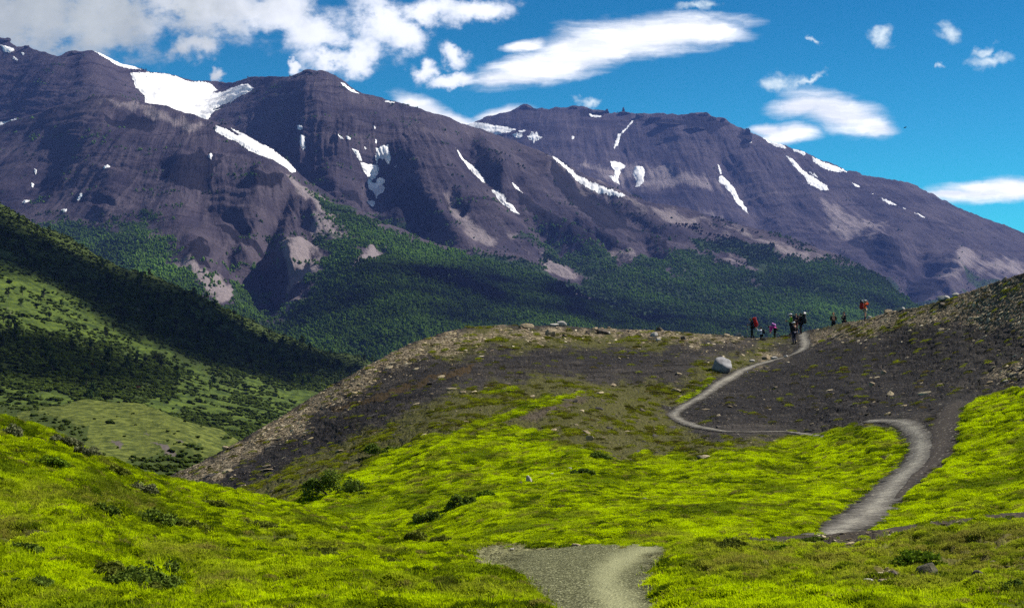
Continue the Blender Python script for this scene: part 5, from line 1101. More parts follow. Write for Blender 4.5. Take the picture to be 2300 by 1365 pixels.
for q in [(738, 1118, 120, 84, 'dark', 'widest dark shrub at the foot of the green slope', .05, 1500), (860, 1026, 74, 36, 'dark', 'dark shrub on the upper edge of the green slope', .05, 1000), (1040, 1142, 62, 44, 'dark', 'dark shrub above the lower round one on the green slope', .04, 1100), (968, 1172, 74, 40, 'dark', 'round dark shrub lowest on the green slope', .04, 1100),
          (1342, 1026, 54, 24, 'dark', 'dark mounded shrub near the tan rock on the slope', .045, 800), (1312, 1062, 48, 20, 'dark', 'small dark shrub right of the upright slab', .045, 700), (1090, 1122, 40, 22, 'green', 'green shrub tucked against the dark shrub on the slope', .04, 700), (820, 1112, 34, 18, 'dark', 'little dark hummock right of the widest dark shrub', .04, 500)]:
    shrub(scree, q[0], q[1], q[2], q[3], q[4], q[5], 500 + q[0], leaf=q[6], n=q[7])
for q in [(275, 1318, 190, 78, 'dark', 'large dark tangled shrub at the bottom left', .014, 2600), (330, 1345, 110, 60, 'olive', 'olive shrub leaning on the large tangled one', .013, 1500), (45, 1262, 80, 40, 'dark', 'dark shrub at the lower left border', .014, 1200), (335, 1182, 110, 54, 'dark', 'dark broad leaved plant in the middle of the left slope', .022, 900), (225, 1158, 70, 36, 'dark', 'dark leafy plant with pale buds on the left slope', .02, 800),
          (930, 1216, 60, 34, 'olive', 'left dark sedge hummock above the gravel', .018, 900), (990, 1222, 50, 30, 'olive', 'right dark sedge hummock above the gravel', .018, 800), (132, 1002, 54, 32, 'sage', 'grey green shrub on the skyline of the left slope', .02, 900), (155, 1012, 44, 30, 'sage', 'smaller grey green shrub behind the skyline one', .02, 700), (312, 1112, 70, 40, 'sage', 'grey green cushion shrub in the middle of the left bank', .018, 900),
          (185, 1035, 60, 30, 'sage', 'brownish sage shrub under the skyline of the left bank', .02, 800), (105, 1060, 80, 44, 'green', 'fresh green shrub high on the left bank', .018, 1100), (20, 975, 50, 40, 'sage', 'pale sage shrub at the left border of the bank', .02, 800), (620, 1352, 70, 26, 'dark', 'low dark plant at the bottom edge left of the gravel', .013, 800), (2070, 1262, 110, 46, 'green', 'tall green grass clump behind the squarish dark rock', .02, 900),
          (215, 1290, 120, 50, 'olive', 'olive shrub behind the large dark tangled one', .014, 1500), (345, 1300, 90, 60, 'dark', 'dark shrub right of the large tangled one', .014, 1500), (420, 1190, 80, 40, 'olive', 'olive plant right of the dark broad leaved one', .02, 800), (560, 1200, 100, 26, 'olive', 'low olive plant strip in the middle of the left bank', .018, 900), (250, 1076, 60, 30, 'olive', 'olive shrub below the grey green cushion on the bank', .018, 700), (470, 1140, 70, 30, 'olive', 'olive tuft near the low end of the bank skyline', .02, 700),
          (1760, 1250, 90, 24, 'green', 'green mossy tuft right of the gravel patch', .016, 900), (1650, 1245, 100, 26, 'olive', 'dark green tuft at the right rim of the gravel patch', .016, 900), (1690, 1310, 110, 22, 'green', 'flat green tuft low on the right turf', .014, 900), (2290, 1352, 60, 60, 'dark', 'dark leafy shrub in the bottom right corner', .014, 1300), (1830, 1215, 60, 22, 'dark', 'dark tuft on the soil bank below the trail end', .018, 700),
          (60, 1352, 110, 36, 'dark', 'dark ground shrub in the bottom left corner', .013, 1100), (700, 1255, 120, 20, 'olive', 'long dark sedge strip on the lower left slope', .02, 1000), (845, 1262, 90, 18, 'olive', 'second dark sedge strip nearer the gravel', .02, 800)]:
    shrub(turf, q[0], q[1], q[2], q[3], q[4], q[5], 900 + q[0], leaf=q[6], n=q[7])
# ================================================================== hikers
def skin_mesh(J, E, sub=1):
    """J: name -> ((x,y,z), radius); E: pairs. One continuous surface grown round the bones; returns V, F (lists)"""
    names = list(J); me = bpy.data.meshes.new('tmp'); me.from_pydata([J[n][0] for n in names], [(names.index(a), names.index(b)) for a, b in E], [])
    o = bpy.data.objects.new('tmp', me); COL.objects.link(o)
    m = o.modifiers.new('s', 'SKIN'); m.use_smooth_shade = True
    for k, n in enumerate(names):
        r = J[n][1]; me.skin_vertices[0].data[k].radius = (r, r) if np.isscalar(r) else r
    me.skin_vertices[0].data[0].use_root = True
    s = o.modifiers.new('u', 'SUBSURF'); s.levels = sub; s.render_levels = sub
    dg = bpy.context.evaluated_depsgraph_get(); ev = o.evaluated_get(dg); m2 = ev.to_mesh()
    V = [v.co[:] for v in m2.vertices]; Fc = [list(p.vertices) for p in m2.polygons]
    ev.to_mesh_clear(); bpy.data.objects.remove(o); bpy.data.meshes.remove(me)
    return V, Fc
def mesh_py(name, V, Fc, mat, parent=None, smooth=True):
    me = bpy.data.meshes.new(name); me.from_pydata([tuple(v) for v in V], [], [list(map(int, f)) for f in Fc]); me.polygons.foreach_set('use_smooth', [smooth] * len(me.polygons))
    for m in (mat if isinstance(mat, list) else [mat]): me.materials.append(m)
    o = bpy.data.objects.new(name, me); COL.objects.link(o)
    if parent: o.parent = parent
    return o
def jn(parts):
    V, Fc = [], []
    for v, f in parts:
        n = len(V); V += [tuple(x) for x in v]; Fc += [[int(i) + n for i in q] for q in f]
    return V, Fc
def ell(c, r, sub=2):
    V, Fc = ICO2 if sub == 2 else ICO3; return V * np.array(r) + np.array(c), Fc
def rbox(c, s, pw=.35):
    """box with generous rounding"""
    V, Fc = ICO3; V = np.sign(V) * np.abs(V) ** pw; return V * np.array(s) * .5 + np.array(c), Fc
BASE = dict(pelvis=(0, 0, .96), spine=(0, .01, 1.13), chest=(0, .0, 1.32), neck=(0, -.005, 1.49), chin=(0, .035, 1.58), head=(0, .03, 1.66), crown=(0, .01, 1.735),
            shR=(.185, -.01, 1.43), elR=(.25, -.03, 1.15), wrR=(.25, .10, .92), shL=(-.185, -.01, 1.43), elL=(-.25, -.03, 1.15), wrL=(-.25, .10, .92),
            hpR=(.095, 0, .92), knR=(.105, .035, .51), anR=(.105, -.01, .10), toR=(.115, .15, .04), hpL=(-.095, 0, .92), knL=(-.105, .035, .51), anL=(-.105, -.01, .10), toL=(-.115, .15, .04))
RAD = dict(pelvis=(.15, .115), spine=(.135, .105), chest=(.165, .115), neck=.055, chin=(.065, .07), head=(.08, .098), crown=(.062, .075), shR=.07, elR=.045, wrR=.03, shL=.07, elL=.045, wrL=.03, hpR=.09, knR=.06, anR=.04, toR=.035, hpL=.09, knL=.06, anL=.04, toL=.035)
EDG = [('pelvis', 'spine'), ('spine', 'chest'), ('chest', 'neck'), ('neck', 'chin'), ('chin', 'head'), ('head', 'crown'), ('chest', 'shR'), ('shR', 'elR'), ('elR', 'wrR'), ('chest', 'shL'), ('shL', 'elL'), ('elL', 'wrL'), ('pelvis', 'hpR'), ('hpR', 'knR'), ('knR', 'anR'), ('anR', 'toR'), ('pelvis', 'hpL'), ('hpL', 'knL'), ('knL', 'anL'), ('anL', 'toL')]
def hand(wr, el, side, curl=.5):
    """palm with four fingers and a thumb leaving its side"""
    d = np.array(wr) - np.array(el); d /= np.linalg.norm(d); u = np.cross(d, (0, 1, .01)); 
    if np.linalg.norm(u) < .2: u = np.cross(d, (1, 0, 0))
    u /= np.linalg.norm(u); w = np.cross(d, u); p = np.array(wr) + d * .045
    V, Fc = ICO2; M = np.stack([u * .04, w * .017, d * .052]); parts = [(V @ M + p, Fc)]
    for k, (off, L) in enumerate(zip((-.03, -.01, .01, .029), (.066, .078, .073, .056))):
        b = p + d * .04 + u * off; m = b + d * L * .5 + w * L * .18 * curl; e = m + d * L * .42 + w * L * .4 * curl
        parts.append(tube([b, m, e, e + d * .004], [.0095, .0088, .0078, .002], 6))
    b = p - d * .012 - u * .034 * side; parts.append(tube([b, b - u * .03 * side + d * .03, b - u * .036 * side + d * .06 + w * .012, b - u * .036 * side + d * .064 + w * .012], [.012, .0105, .009, .002], 6))
    return parts
MATC = {}
def cmat(col, rough=.85):
    if col not in MATC: MATC[col] = flat_mat('fabric', col, rough, .2, 14, .01)
    return MATC[col]
SKIN = flat_mat('skin', (.45, .25, .17), .6, .08, 9)
DARKEYE = flat_mat('eye', (.02, .015, .012), .4, .1, 9)
def person(loc, facing, H, label, top, legs, shoes=(.04, .035, .03), hair=(.03, .02, .015), hat=None, pose=None, shorts=False, socks=None, group='hikers on the crest', hairstyle='short', loose=1.0, skirt=False):
    J = dict(BASE); J.update(pose or {}); s = H / 1.75
    root_parts = jn([skin_mesh({k: (J[k], RAD[k]) for k in J if k in RAD}, EDG)] + hand(J['wrR'], J['elR'], 1) + hand(J['wrL'], J['elL'], -1) + face(J))
    body = mesh_py('person', *root_parts, SKIN); body.location = loc; body.rotation_euler = (0, 0, R(facing)); body.scale = (s, s, s)
    tag(body, label, 'person', group)
    g = lambda ks, k=1.0, add=.012: {q: (J[q], tuple(np.array(RAD[q]) * k + add)) if not np.isscalar(RAD[q]) else (J[q], RAD[q] * k + add) for q in ks}
    # jacket: torso and sleeves, ending at hem and cuffs
    JJ = g(['spine', 'pelvis', 'chest', 'shR', 'elR', 'shL', 'elL'], 1.0, .022 * loose); JJ['pelvis'] = (tuple(np.array(J['pelvis']) + np.array((0, 0, .0))), (.165 * loose, .13 * loose))
    for a in 'RL':
        c = np.array(J['wr' + a]) * .9 + np.array(J['el' + a]) * .1; JJ['cu' + a] = (tuple(c), .042)
    nk = np.array(J['neck']) * .75 + np.array(J['chest']) * .25; JJ['col'] = (tuple(nk), .075)
    mesh_py('jacket', *skin_mesh(JJ, [('spine', 'pelvis'), ('spine', 'chest'), ('chest', 'col'), ('chest', 'shR'), ('shR', 'elR'), ('elR', 'cuR'), ('chest', 'shL'), ('shL', 'elL'), ('elL', 'cuL')]), cmat(top), body)
    # trousers or shorts
    LJ = g(['pelvis', 'hpR', 'knR', 'hpL', 'knL'], 1.0, .014)
    ED = [('pelvis', 'hpR'), ('pelvis', 'hpL')]
    for a in 'RL':
        hp, kn, an = (np.array(J[q + a]) for q in ('hp', 'kn', 'an'))
        if shorts:
            LJ.pop('kn' + a); LJ['he' + a] = (tuple(kn * .8 + hp * .2), .088); ED.append(('hp' + a, 'he' + a))
        else:
            LJ['he' + a] = (tuple(an * .93 + kn * .07), .056); ED += [('hp' + a, 'kn' + a), ('kn' + a, 'he' + a)]
    mesh_py('shorts' if shorts else 'trousers', *skin_mesh(LJ, ED), cmat(legs), body)
    for a in 'RL':
        an, to, kn = (np.array(J[q + a]) for q in ('an', 'to', 'kn')); d = to - an; d[2] = 0
        if np.linalg.norm(d) < .03: d = np.array((0, .1, 0))
        n = d / np.linalg.norm(d); c = (an + to) / 2
        V, Fc = ICO2; px_ = np.array((n[1], -n[0], 0)); M = np.stack([px_ * .055, n * .15, np.array((0, 0, 1)) * .06]); sh = [(V @ M + np.array((c[0], c[1], min(an[2], to[2]) + .0)), Fc), tube([an + (0, 0, .06), an - (0, 0, .03)], [.058, .06], 8)]
        mesh_py('boot', *jn(sh), cmat(shoes), body)
        if socks: mesh_py('sock', *tube([an * .55 + kn * .45, an], [.066, .056], 8), cmat(socks), body)
    hd, cr, ch = (np.array(J[q]) for q in ('head', 'crown', 'chin')); up = (cr - ch); up /= np.linalg.norm(up); f = FACE_F(J)
    V, Fc = ICO3; side = np.cross(f, up)
    hp_ = [(V @ np.stack([side * .094, f * .105, up * .1]) + hd - f * .02 + up * .02, [q for q in Fc if ((V[q].mean(0) @ np.array((0, 1, 0))) < .35 or V[q].mean(0)[2] > .5)])]
    if hairstyle == 'long': hp_.append(ell(hd - f * .075 - up * .1, (.085, .06, .15)))
    if hairstyle == 'bun': hp_.append(ell(hd - f * .09 + up * .07, (.05, .05, .05)))
    mesh_py('hair', *jn(hp_), cmat(hair), body)
    if hat:
        Vc = V @ np.stack([side * .102, f * .112, up * .085]) + hd + up * .045; keep = [q for q in Fc if V[q].mean(0)[2] > -.15]
        brim = (V @ np.stack([side * .08, f * .085, up * .01]) + hd + f * .12 + up * .035, Fc)
        mesh_py('cap', *jn([(Vc, keep), brim]), cmat(hat), body)
    return body, J, s
def FACE_F(J):
    hd, cr, ch = (np.array(J[q]) for q in ('head', 'crown', 'chin')); up = cr - ch; up /= np.linalg.norm(up); f = np.array(J.get('look', (0, 1, 0)), float) if 'look' in J else np.array((0, 1, 0)); f = f - up * (f @ up); return f / np.linalg.norm(f)
def face(J):
    hd, cr, ch = (np.array(J[q]) for q in ('head', 'crown', 'chin')); up = (cr - ch); up /= np.linalg.norm(up); f = FACE_F(J); s = np.cross(f, up)
    P = [ell(hd + f * .1 - up * .025, (.016, .022, .024)), ell(hd + s * .088 - up * .015, (.014, .024, .034)), ell(hd - s * .088 - up * .015, (.014, .024, .034)), ell(hd + f * .088 - up * .062, (.026, .012, .009)), ell(hd + f * .072 - up * .1, (.045, .03, .03))]
    for a in (1, -1): P.append(ell(hd + f * .088 + s * .033 * a + up * .005, (.014, .01, .008)))
    return P
def backpack(body, J, s, col, label, size=(.34, .24, .62), lidcol=None, pad=None, strap=(.03, .03, .03)):
    """stands on the wearer's back: a thing of its own"""
    ch, sp_ = np.array(J['chest']), np.array(J['pelvis']); up = ch - sp_; up /= np.linalg.norm(up); f = np.array((0, 1, 0)) - up * up[1]; f /= np.linalg.norm(f); sd = np.cross(f, up)
    M = Matrix.Translation(body.location) @ Matrix.Rotation(body.rotation_euler[2], 4, 'Z') @ Matrix.Diagonal((s, s, s, 1))
    c = ch * .75 + sp_ * .25 - f * (.15 + size[1] / 2) + up * .03
    def put(p): V, Fc = p; V = np.asarray(V); return V[:, :1] * sd + V[:, 1:2] * f + V[:, 2:] * up + c, Fc
    w, d, h = size
    o = mesh_py('backpack', *put(rbox((0, 0, 0), size, .45)), cmat(col, .6)); o.matrix_world = M; tag(o, label, 'backpack', 'backpacks of the hikers')
    mesh_py('lid', *put(rbox((0, .0, h * .5), (w * .95, d * 1.1, h * .24), .5)), cmat(lidcol or col, .6), o)
    mesh_py('pocket', *put(rbox((0, -d * .52, -h * .12), (w * .7, d * .35, h * .5), .5)), cmat(col, .6), o)
    for a in (1, -1):
        mesh_py('strap', *put(tube([(a * .1, d * .45, h * .36), (a * .12, d * .5 + .14, h * .3), (a * .13, d * .5 + .27, h * .1), (a * .14, d * .5 + .2, -h * .2), (a * .13, d * .45, -h * .3)], [.024] * 5, 6)), cmat(strap), o)
    if pad: mesh_py('sleeping_pad', *put(tube([(-w * .62, -.0, h * .69), (w * .62, 0, h * .69)], [.09, .09], 12)), cmat(pad), o)
    return o
def pole(p0, p1, label):
    p0, p1 = np.array(p0), np.array(p1); V, Fc = tube([p0 * 0, (p1 - p0)], [.011, .007], 6); o = mesh_py('trekking_pole', V, Fc, cmat((.25, .05, .12), .5)); o.location = p0; tag(o, label, 'trekking pole')
    u = (p1 - p0) / np.linalg.norm(p1 - p0)
    mesh_py('grip', *tube([-u * .02, u * .13], [.019, .016], 8), cmat((.03, .03, .03)), o); mesh_py('basket', *ell((p1 - p0) * .96, (.035, .035, .006)), cmat((.03, .03, .03)), o)
def stand(px, py):
    c = scree.at(px, py); z = ground_z(scree, [c])[0]; return Vector((c[0], c[1], z - .01))
def wpt(body, s, p): return Matrix.Translation(body.location) @ Matrix.Rotation(body.rotation_euler[2], 4, 'Z') @ (Vector(p) * s)
def HH(px): return px * 119 / F          # metres for a height in photo pixels at the crest
BLK, NAVY = (.012, .012, .014), (.016, .02, .045)

lean = dict(chest=(0, .07, 1.30), neck=(0, .13, 1.46), chin=(0, .19, 1.53), head=(0, .2, 1.61), crown=(0, .2, 1.69), spine=(0, .03, 1.12), shR=(.185, .07, 1.41), shL=(-.185, .07, 1.41))
b, J, s = person(stand(1690, 758), 88, HH(45), 'person in black bending under a tall red backpack at the left of the crest', BLK, BLK, hair=(.05, .03, .02), pose={**lean, 'elR': (.25, .1, 1.14), 'wrR': (.16, .33, 1.12), 'elL': (-.25, .1, 1.14), 'wrL': (-.14, .34, 1.14), 'knR': (.105, .07, .51), 'anR': (.105, .06, .1), 'toR': (.115, .22, .04), 'anL': (-.105, -.1, .1), 'toL': (-.115, .06, .04)})
backpack(b, J, s, (.42, .012, .010), 'tall bright red backpack on the black clad person', (.40, .32, .78))
pole(wpt(b, s, (.16, .38, 1.14)), wpt(b, s, (.2, .45, .02)), 'thin trekking pole in front of the red pack hiker')
kneel = dict(pelvis=(0, -.02, .55), spine=(0, .0, .71), chest=(0, .02, .90), neck=(0, .03, 1.07), chin=(0, .07, 1.16), head=(0, .06, 1.24), crown=(0, .04, 1.315), shR=(.185, .02, 1.01), shL=(-.185, .02, 1.01), elR=(.22, .28, .98), wrR=(.13, .42, 1.16), elL=(-.2, .26, .95), wrL=(-.1, .42, 1.14), hpR=(.095, -.02, .51), knR=(.12, .1, .08), anR=(.12, -.3, .07), toR=(.12, -.42, .04), hpL=(-.095, -.02, .51), knL=(-.12, .1, .08), anL=(-.12, -.3, .07), toL=(-.12, -.42, .04))
b, J, s = person(stand(1710, 764), 80, HH(38), 'person in a white shirt kneeling with both arms raised in front', (.55, .58, .72), BLK, hair=(.012, .01, .01), pose=kneel)
backpack(b, J, s, BLK, 'small black daypack on the kneeling person in white', (.3, .2, .42))
bend = dict(pelvis=(0, -.1, .88), spine=(0, .04, 1.0), chest=(0, .24, 1.08), neck=(0, .40, 1.10), chin=(0, .47, 1.06), head=(0, .53, 1.03), crown=(0, .6, 1.01), look=(0, .2, -1), shR=(.18, .33, 1.06), shL=(-.18, .33, 1.06), elR=(.2, .38, .78), wrR=(.15, .42, .55), elL=(-.2, .36, .78), wrL=(-.15, .4, .55), hpR=(.095, -.1, .84), hpL=(-.095, -.1, .84), knR=(.11, .02, .47), knL=(-.11, .0, .47))
b, J, s = person(stand(1740, 759), 60, HH(42), 'person in a pink jacket bending over beside the dip of the crest', (.62, .05, .34), BLK, hair=(.02, .012, .02), pose=bend, loose=1.25)
backpack(b, J, s, (.45, .16, .5), 'small pale purple pack on the bending person in pink', (.28, .16, .36))
pole(wpt(b, s, (.22, .1, .75)), wpt(b, s, (.5, -.25, .02)), 'short trekking pole beside the bending person in pink')
arms_f = dict(elR=(.24, .06, 1.13), wrR=(.18, .32, 1.14), elL=(-.24, .06, 1.13), wrL=(-.18, .34, 1.16))
b, J, s = person(stand(1777, 752), 80, HH(48), 'person in a lime green jacket and white cap in the group by the trail', (.20, .42, .02), BLK, hair=(.02, .015, .01), hat=(.75, .75, .75), pose=arms_f)
backpack(b, J, s, NAVY, 'navy pack on the person in the lime green jacket', (.36, .26, .6))
b, J, s = person(stand(1788, 751), 130, HH(47), 'person with a brown hair bun and bare legs in the group by the trail', (.03, .014, .02), (.09, .015, .03), hair=(.10, .045, .02), pose=dict(elR=(.24, -.02, 1.14), wrR=(.14, .2, 1.12)), shorts=True, hairstyle='bun')
backpack(b, J, s, (.02, .016, .02), 'dark pack on the person with the hair bun', (.34, .24, .58))
b, J, s = person(stand(1799, 751), 60, HH(48), 'person in black with a high black pack at the right of the group', BLK, BLK, hair=(.015, .012, .01), pose=arms_f)
backpack(b, J, s, (.014, .014, .016), 'high black pack with a pale roll on the right person of the group', (.38, .28, .74), pad=(.5, .5, .52))
b, J, s = person(stand(1784, 772), 35, HH(50) * .93, 'person in dark clothes and white cap standing on the trail in front of the group', (.016, .014, .014), NAVY, hair=(.16, .09, .03), hat=(.72, .78, .8), hairstyle='long', pose=dict(elR=(.27, -.1, 1.17), wrR=(.22, .08, 1.0), anR=(.1, -.06, .1), toR=(.13, .1, .04)))
pole(wpt(b, s, (.3, -.02, 1.36)), wpt(b, s, (.52, -.3, .75)), 'reddish trekking pole slung behind the person on the trail')
hold = dict(elR=(.24, .04, 1.14), wrR=(.06, .24, 1.18), elL=(-.24, .04, 1.14), wrL=(-.05, .25, 1.15))
def beyond(px, dist, H, facing, *a, **k):
    c = scree.P[0, int((px - scree.x0) / (scree.x1 - scree.x0) * (scree.nx - 1))]; d = np.array((c[0], c[1], 0)); d /= np.linalg.norm(d)
    q = c + d * dist; q[2] = c[2] - np.interp(dist, [0, 1.5, 6, 25], [0, .15, 1.2, 12]); return person(Vector(q), facing, H, *a, **k)
beyond(1873, 3.6, 1.74, 170, 'fair haired person in a black coat half hidden behind the crest', BLK, BLK, hair=(.3, .17, .07), pose=hold)
beyond(1897, 4.2, 1.70, 110, 'dark haired person in a black coat half hidden behind the crest', BLK, BLK, hair=(.012, .01, .01), pose=hold)
up_arms = dict(elR=(.28, .2, 1.36), wrR=(.1, .2, 1.6), elL=(-.26, .24, 1.38), wrL=(-.08, .22, 1.6), knR=(.12, .03, .51), anR=(.13, 0, .1), toR=(.15, .15, .04), knL=(-.12, .03, .51), anL=(-.13, 0, .1), toL=(-.15, .15, .04))
b, J, s = person(stand(1943, 718), -118, 46 * 107 / F * .96, 'person in an orange jacket raising binoculars high on the right crest', (.75, .10, .015), (.30, .25, .19), shoes=(.05, .045, .04), hair=(.2, .15, .1), hat=(.6, .6, .62), pose=up_arms, shorts=True, socks=(.012, .012, .016))
backpack(b, J, s, (.30, .015, .012), 'dark red pack with a grey roll on the person in orange', (.38, .28, .66), lidcol=(.05, .05, .06), pad=(.1, .1, .13))
bi = mesh_py('binoculars', *jn([tube([(-.035, .0, 0), (-.035, .14, .0)], [.022, .03], 8), tube([(.035, 0, 0), (.035, .14, 0)], [.022, .03], 8), rbox((0, .06, 0), (.05, .05, .03))]), cmat(BLK)); bi.location = wpt(b, s, (0, .15, 1.67)); bi.rotation_euler = (0, 0, R(-118)); bi.scale = (s, s, s); tag(bi, 'small black binoculars held up by the person in orange', 'binoculars')

# the bird far out over the right slope
def bird():
    c = ray_pt(2033, 287, 1100.0); parts = [ell((0, 0, 0), (.22, .62, .2))]
    parts.append(ell((0, .62, .03), (.11, .18, .11)))
    for a in (1, -1):
        V = []; Fc = []
        for k, (x, w, z) in enumerate([(.1, .34, 0), (.6, .36, .16), (1.1, .3, .2), (1.5, .12, .16)]):
            for y, zz in ((w, .0), (0, .05), (-w, 0), (0, -.03)): V.append((a * x, y + .1, z + zz))
        for k in range(3):
            for i in range(4): Fc.append([k * 4 + i, k * 4 + (i + 1) % 4, k * 4 + 4 + (i + 1) % 4, k * 4 + 4 + i])
        Fc.append([12, 13, 14, 15]); parts.append((V, Fc))
    parts.append(([(-.1, -.5, 0), (.1, -.5, 0), (.22, -1.0, .0), (-.22, -1.0, .0), (0, -.7, .05)], [[0, 1, 4], [1, 2, 4], [2, 3, 4], [3, 0, 4]]))
    o = mesh_py('bird', *jn(parts), cmat((.015, .015, .016))); o.location = c; o.rotation_euler = (.5, .35, 2.2); tag(o, 'tiny dark bird gliding in the blue sky right of the humped cloud', 'bird')
bird()
# ================================================================== sky, sun, haze
Ld = Vector((math.sin(R(SUN_AZ)) * math.cos(R(SUN_EL)), math.cos(R(SUN_AZ)) * math.cos(R(SUN_EL)), math.sin(R(SUN_EL))))
sun = bpy.data.lights.new('sun', 'SUN'); sun.energy = 5.0; sun.angle = R(.53); sun.color = (1.0, .94, .84)
so = bpy.data.objects.new('sun', sun); COL.objects.link(so); so.rotation_euler = Ld.to_track_quat('Z', 'Y').to_euler(); so.location = (0, 0, 300)

def make_world():
    t = NT('World', world=True); scene.world = t.m
    gen = t.n('ShaderNodeTexCoord').outputs['Generated']
    sky = t.n('ShaderNodeTexSky', sky_type='NISHITA', sun_disc=False, sun_elevation=R(SUN_EL), sun_rotation=R(SUN_AZ), altitude=2500.0, air_density=1.0, dust_density=.1, ozone_density=2.5)
    hs = t.n('ShaderNodeHueSaturation'); hs.inputs['Hue'].default_value = .49; hs.inputs['Saturation'].default_value = 1.25; hs.inputs['Value'].default_value = 1.0
    t.t.links.new(sky.outputs[0], hs.inputs['Color'])
    blue = t.mix(1.0, hs.outputs[0], (.025, .78, .88), 'MULTIPLY')
    sz = t.n('ShaderNodeSeparateXYZ'); t.put(sz.inputs[0], gen)
    blue = t.mix(1.0, hs.outputs[0], t.mix(t.ss(sz.outputs[2], .05, .26), (.15, 1.12, 1.08), (.015, .68, .82)), 'MULTIPLY')
    # direction on the tangent plane facing north, in units of photo pixels
    sx = t.n('ShaderNodeSeparateXYZ'); t.put(sx.inputs[0], gen)
    yy = t.math('MAXIMUM', sx.outputs[1], .02)
    U = t.math('MULTIPLY', t.math('DIVIDE', sx.outputs[0], yy), F); V = t.math('MULTIPLY', t.math('DIVIDE', sx.outputs[2], yy), F)
    cb = t.n('ShaderNodeCombineXYZ'); t.put(cb.inputs[0], U); t.put(cb.inputs[1], V); uv = cb.outputs[0]
    def sub(v, xyz): return t.vmath('SUBTRACT', v, xyz)
    # ragged edges: two sizes of curl
    w1 = t.scalev(sub(t.noise(uv, 1 / 130, 4, .6, out=1), (.5, .5, .5)), (130, 100, 0))
    w2 = t.scalev(sub(t.noise(uv, 1 / 34, 4, .65, out=1), (.5, .5, .5)), (50, 40, 0))
    wv = t.vmath('ADD', t.vmath('ADD', uv, w1), w2)
    n_soft = t.noise(t.scalev(uv, (1, 1.5, 1)), 1 / 90, 7, .6)
    n_str = t.noise(t.vmath('ADD', t.scalev(uv, (.3, 1.7, 1)), t.vmath('SCALE', w1, scale=.5)), 1 / 60, 6, .6)
    def blob(vec, px, py, rx, ry, rot):
        mp = t.n('ShaderNodeMapping', vector_type='TEXTURE'); t.put(mp.inputs['Vector'], vec)
        mp.inputs['Location'].default_value = (px - 1150, HORIZON - py, 0); mp.inputs['Rotation'].default_value = (0, 0, R(rot)); mp.inputs['Scale'].default_value = (rx, ry, 1)
        return t.math('SUBTRACT', 1.0, t.vmath('LENGTH', mp.outputs[0]))
    def union(vec, L):
        m = None
        for b in L:
            v = blob(vec, *b); m = v if m is None else t.math('SMOOTH_MAX', m, v, .12)
        return m
    soft = t.vmath('ADD', uv, t.vmath('SCALE', w1, scale=.28)); soft = t.vmath('ADD', soft, t.vmath('SCALE', w2, scale=.16))
    LENS = [(1450, 78, 235, 54, 6), (1330, 108, 190, 52, 12), (1250, 140, 200, 44, 10), (1150, 172, 120, 22, 3), (1570, 62, 118, 38, -6), (1180, 100, 60, 16, 8),
            (1880, 250, 130, 48, -16), (1810, 236, 90, 30, 8), (1955, 285, 66, 26, -10), (1768, 300, 74, 26, 4), (1730, 292, 60, 16, 0), (2260, 424, 210, 30, 5), (2140, 436, 90, 14, 0),
            (960, 250, 90, 34, -28), (1020, 272, 90, 26, -20), (1130, 262, 80, 24, 10), (1070, 290, 80, 26, 0)]
    WISP = [(50, 10, 280, 150, 0), (220, 40, 190, 120, 0), (420, 10, 280, 90, 0), (440, 100, 78, 34, 12), (610, 30, 130, 60, 0), (700, 75, 120, 70, -25), (740, 140, 70, 34, 0), (800, 130, 80, 42, 25), (860, 50, 90, 70, -20), (900, 70, 60, 40, -30),
            (960, 20, 110, 38, 0), (1070, 15, 80, 34, 0), (945, 150, 34, 30, 30), (1015, 118, 44, 26, -35), (1000, 175, 60, 18, 10), (485, 166, 18, 18, 0), (655, 158, 18, 12, 0)]
    SMALL = [(2130, 62, 44, 32, 20), (2230, 122, 60, 24, 0), (2215, 95, 44, 14, 20), (1982, 80, 38, 26, 0), (1750, 180, 60, 30, -10), (1820, 180, 70, 12, 25), (1330, 214, 40, 16, 0), (1560, 8, 60, 14, 0), (2110, 130, 14, 14, 0), (1845, 88, 26, 8, -10)]
    a = t.math('ADD', union(soft, LENS), t.math('MULTIPLY', t.math('SUBTRACT', n_str, .5), .95))
    mL = t.ss(a, -.15, .62)
    b = t.math('ADD', union(wv, WISP), t.math('MULTIPLY', t.math('SUBTRACT', n_soft, .5), 1.35))
    mW = t.math('MULTIPLY', t.ss(b, -.28, .8), t.ss(t.math('ADD', n_soft, t.math('MULTIPLY', b, .45)), .3, .72))
    c = t.math('ADD', union(wv, SMALL), t.math('MULTIPLY', t.math('SUBTRACT', n_soft, .52), 2.0))
    mS = t.math('MULTIPLY', t.ss(c, .05, 1.3), .85)
    white = t.mix(t.ss(n_str, .3, .7), (.66, .69, .73), (1, 1, .99))
    gl = t.math('ADD', t.ss(U, -1150, -100, 1.0, .1), t.math('MULTIPLY', t.math('SUBTRACT', t.noise(uv, 1 / 150, 4, .55), .5), 1.1))
    grey = t.mix(t.ss(gl, .15, .95), (.8, .82, .86), t.mix(t.noise(uv, 1 / 110, 4), (.24, .27, .28), (.5, .53, .52)))
    K = CLOUD_GAIN
    s = lambda col: t.mix(1.0, col, (K, K, K * 1.0), 'MULTIPLY')
    def scale(col):
        nd = t.n('ShaderNodeVectorMath', operation='SCALE'); t.put(nd.inputs[0], col); nd.inputs['Scale'].default_value = K; return nd.outputs[0]
    def over(mask, base, colr):
        nd = t.n('ShaderNodeMix', data_type='VECTOR', clamp_factor=True); t.put(nd.inputs[0], mask); t.put(nd.inputs[4], base); t.put(nd.inputs[5], colr); return nd.outputs[1]
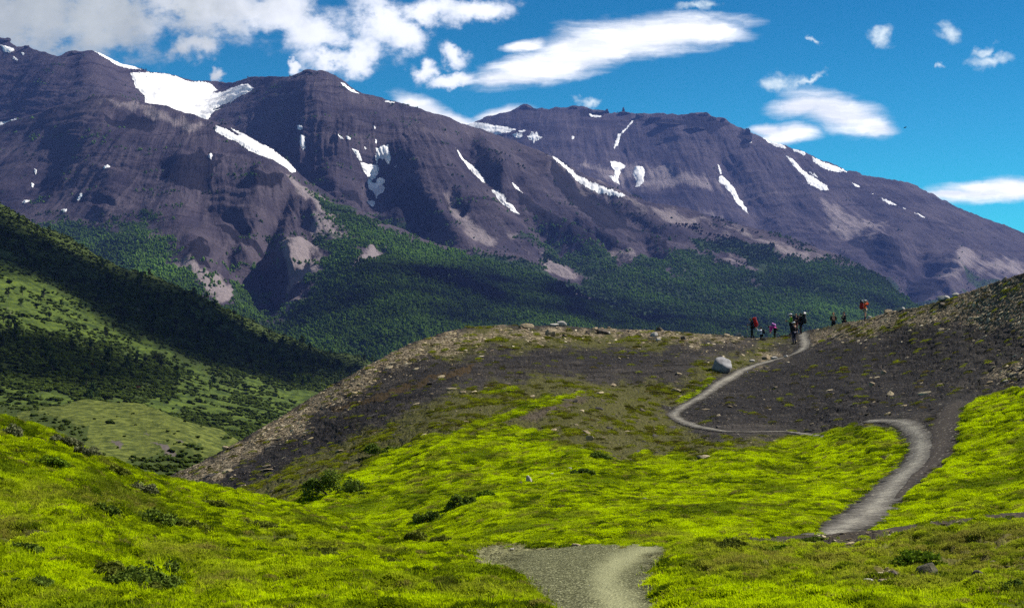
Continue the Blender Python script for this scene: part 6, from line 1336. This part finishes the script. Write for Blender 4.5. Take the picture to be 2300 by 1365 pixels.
    def tov(c_):
        nd = t.n('ShaderNodeVectorMath', operation='SCALE'); nd.inputs['Scale'].default_value = K; t.put(nd.inputs[0], c_); return nd.outputs[0]
    cst = t.n('ShaderNodeRGB'); cst.outputs[0].default_value = (.72, .8, .8, 1)
    r = over(mS, blue, tov(cst.outputs[0])); r = over(mW, r, tov(grey)); r = over(mL, r, tov(white))
    # broken cloud added behind and above the view to whiten the fill light
    hi = t.math('MAXIMUM', t.ss(sx.outputs[2], .34, .5), t.ss(sx.outputs[1], .35, .1))
    hi = t.math('MULTIPLY', t.math('MULTIPLY', hi, t.ss(sx.outputs[2], -.02, .06)), t.ss(t.noise(t.scalev(gen, (1, 1, 1.6)), 3.2, 6, .6), .44, .6))
    cst2 = t.n('ShaderNodeRGB'); cst2.outputs[0].default_value = (.26, .25, .235, 1); r = over(hi, r, tov(cst2.outputs[0]))
    bg = t.n('ShaderNodeBackground'); t.put(bg.inputs[0], r); bg.inputs[1].default_value = SKY_STRENGTH
    o = t.n('ShaderNodeOutputWorld'); t.t.links.new(bg.outputs[0], o.inputs[0])
CLOUD_GAIN, SKY_STRENGTH = 14.5, .056
make_world()

def make_haze():
    x0, x1, y0, y1, z0, z1 = -7500, 7500, -400, 8200, -142, 1270
    V = [(x, y, z) for z in (z0, z1) for y in (y0, y1) for x in (x0, x1)]
    Fc = np.array([[0, 2, 3, 1], [4, 5, 7, 6], [0, 1, 5, 4], [2, 6, 7, 3], [0, 4, 6, 2], [1, 3, 7, 5]])
    t = NT('haze'); v = t.n('ShaderNodeVolumePrincipled'); v.inputs['Color'].default_value = (.2, .34, 1.0, 1); v.inputs['Density'].default_value = HAZE; v.inputs['Anisotropy'].default_value = 0.0
    o = t.n('ShaderNodeOutputMaterial'); t.t.links.new(v.outputs[0], o.inputs[1])
    h = mesh_np('haze', V, Fc, t.m, False); tag(h, 'thin blue haze in the valley air', None, None, 'stuff')
HAZE = 3.3e-5
make_haze()

scene.view_settings.view_transform = 'Standard'; scene.view_settings.look = 'None'; scene.view_settings.gamma = 1.0
scene.view_settings.exposure = .85
scene.cycles.use_denoising = False
scene.cycles.max_bounces = 5; scene.cycles.diffuse_bounces = 2; scene.cycles.glossy_bounces = 1; scene.cycles.transmission_bounces = 3
scene.cycles.transparent_max_bounces = 8; scene.cycles.volume_bounces = 0
scene.cycles.sample_clamp_indirect = 4.0
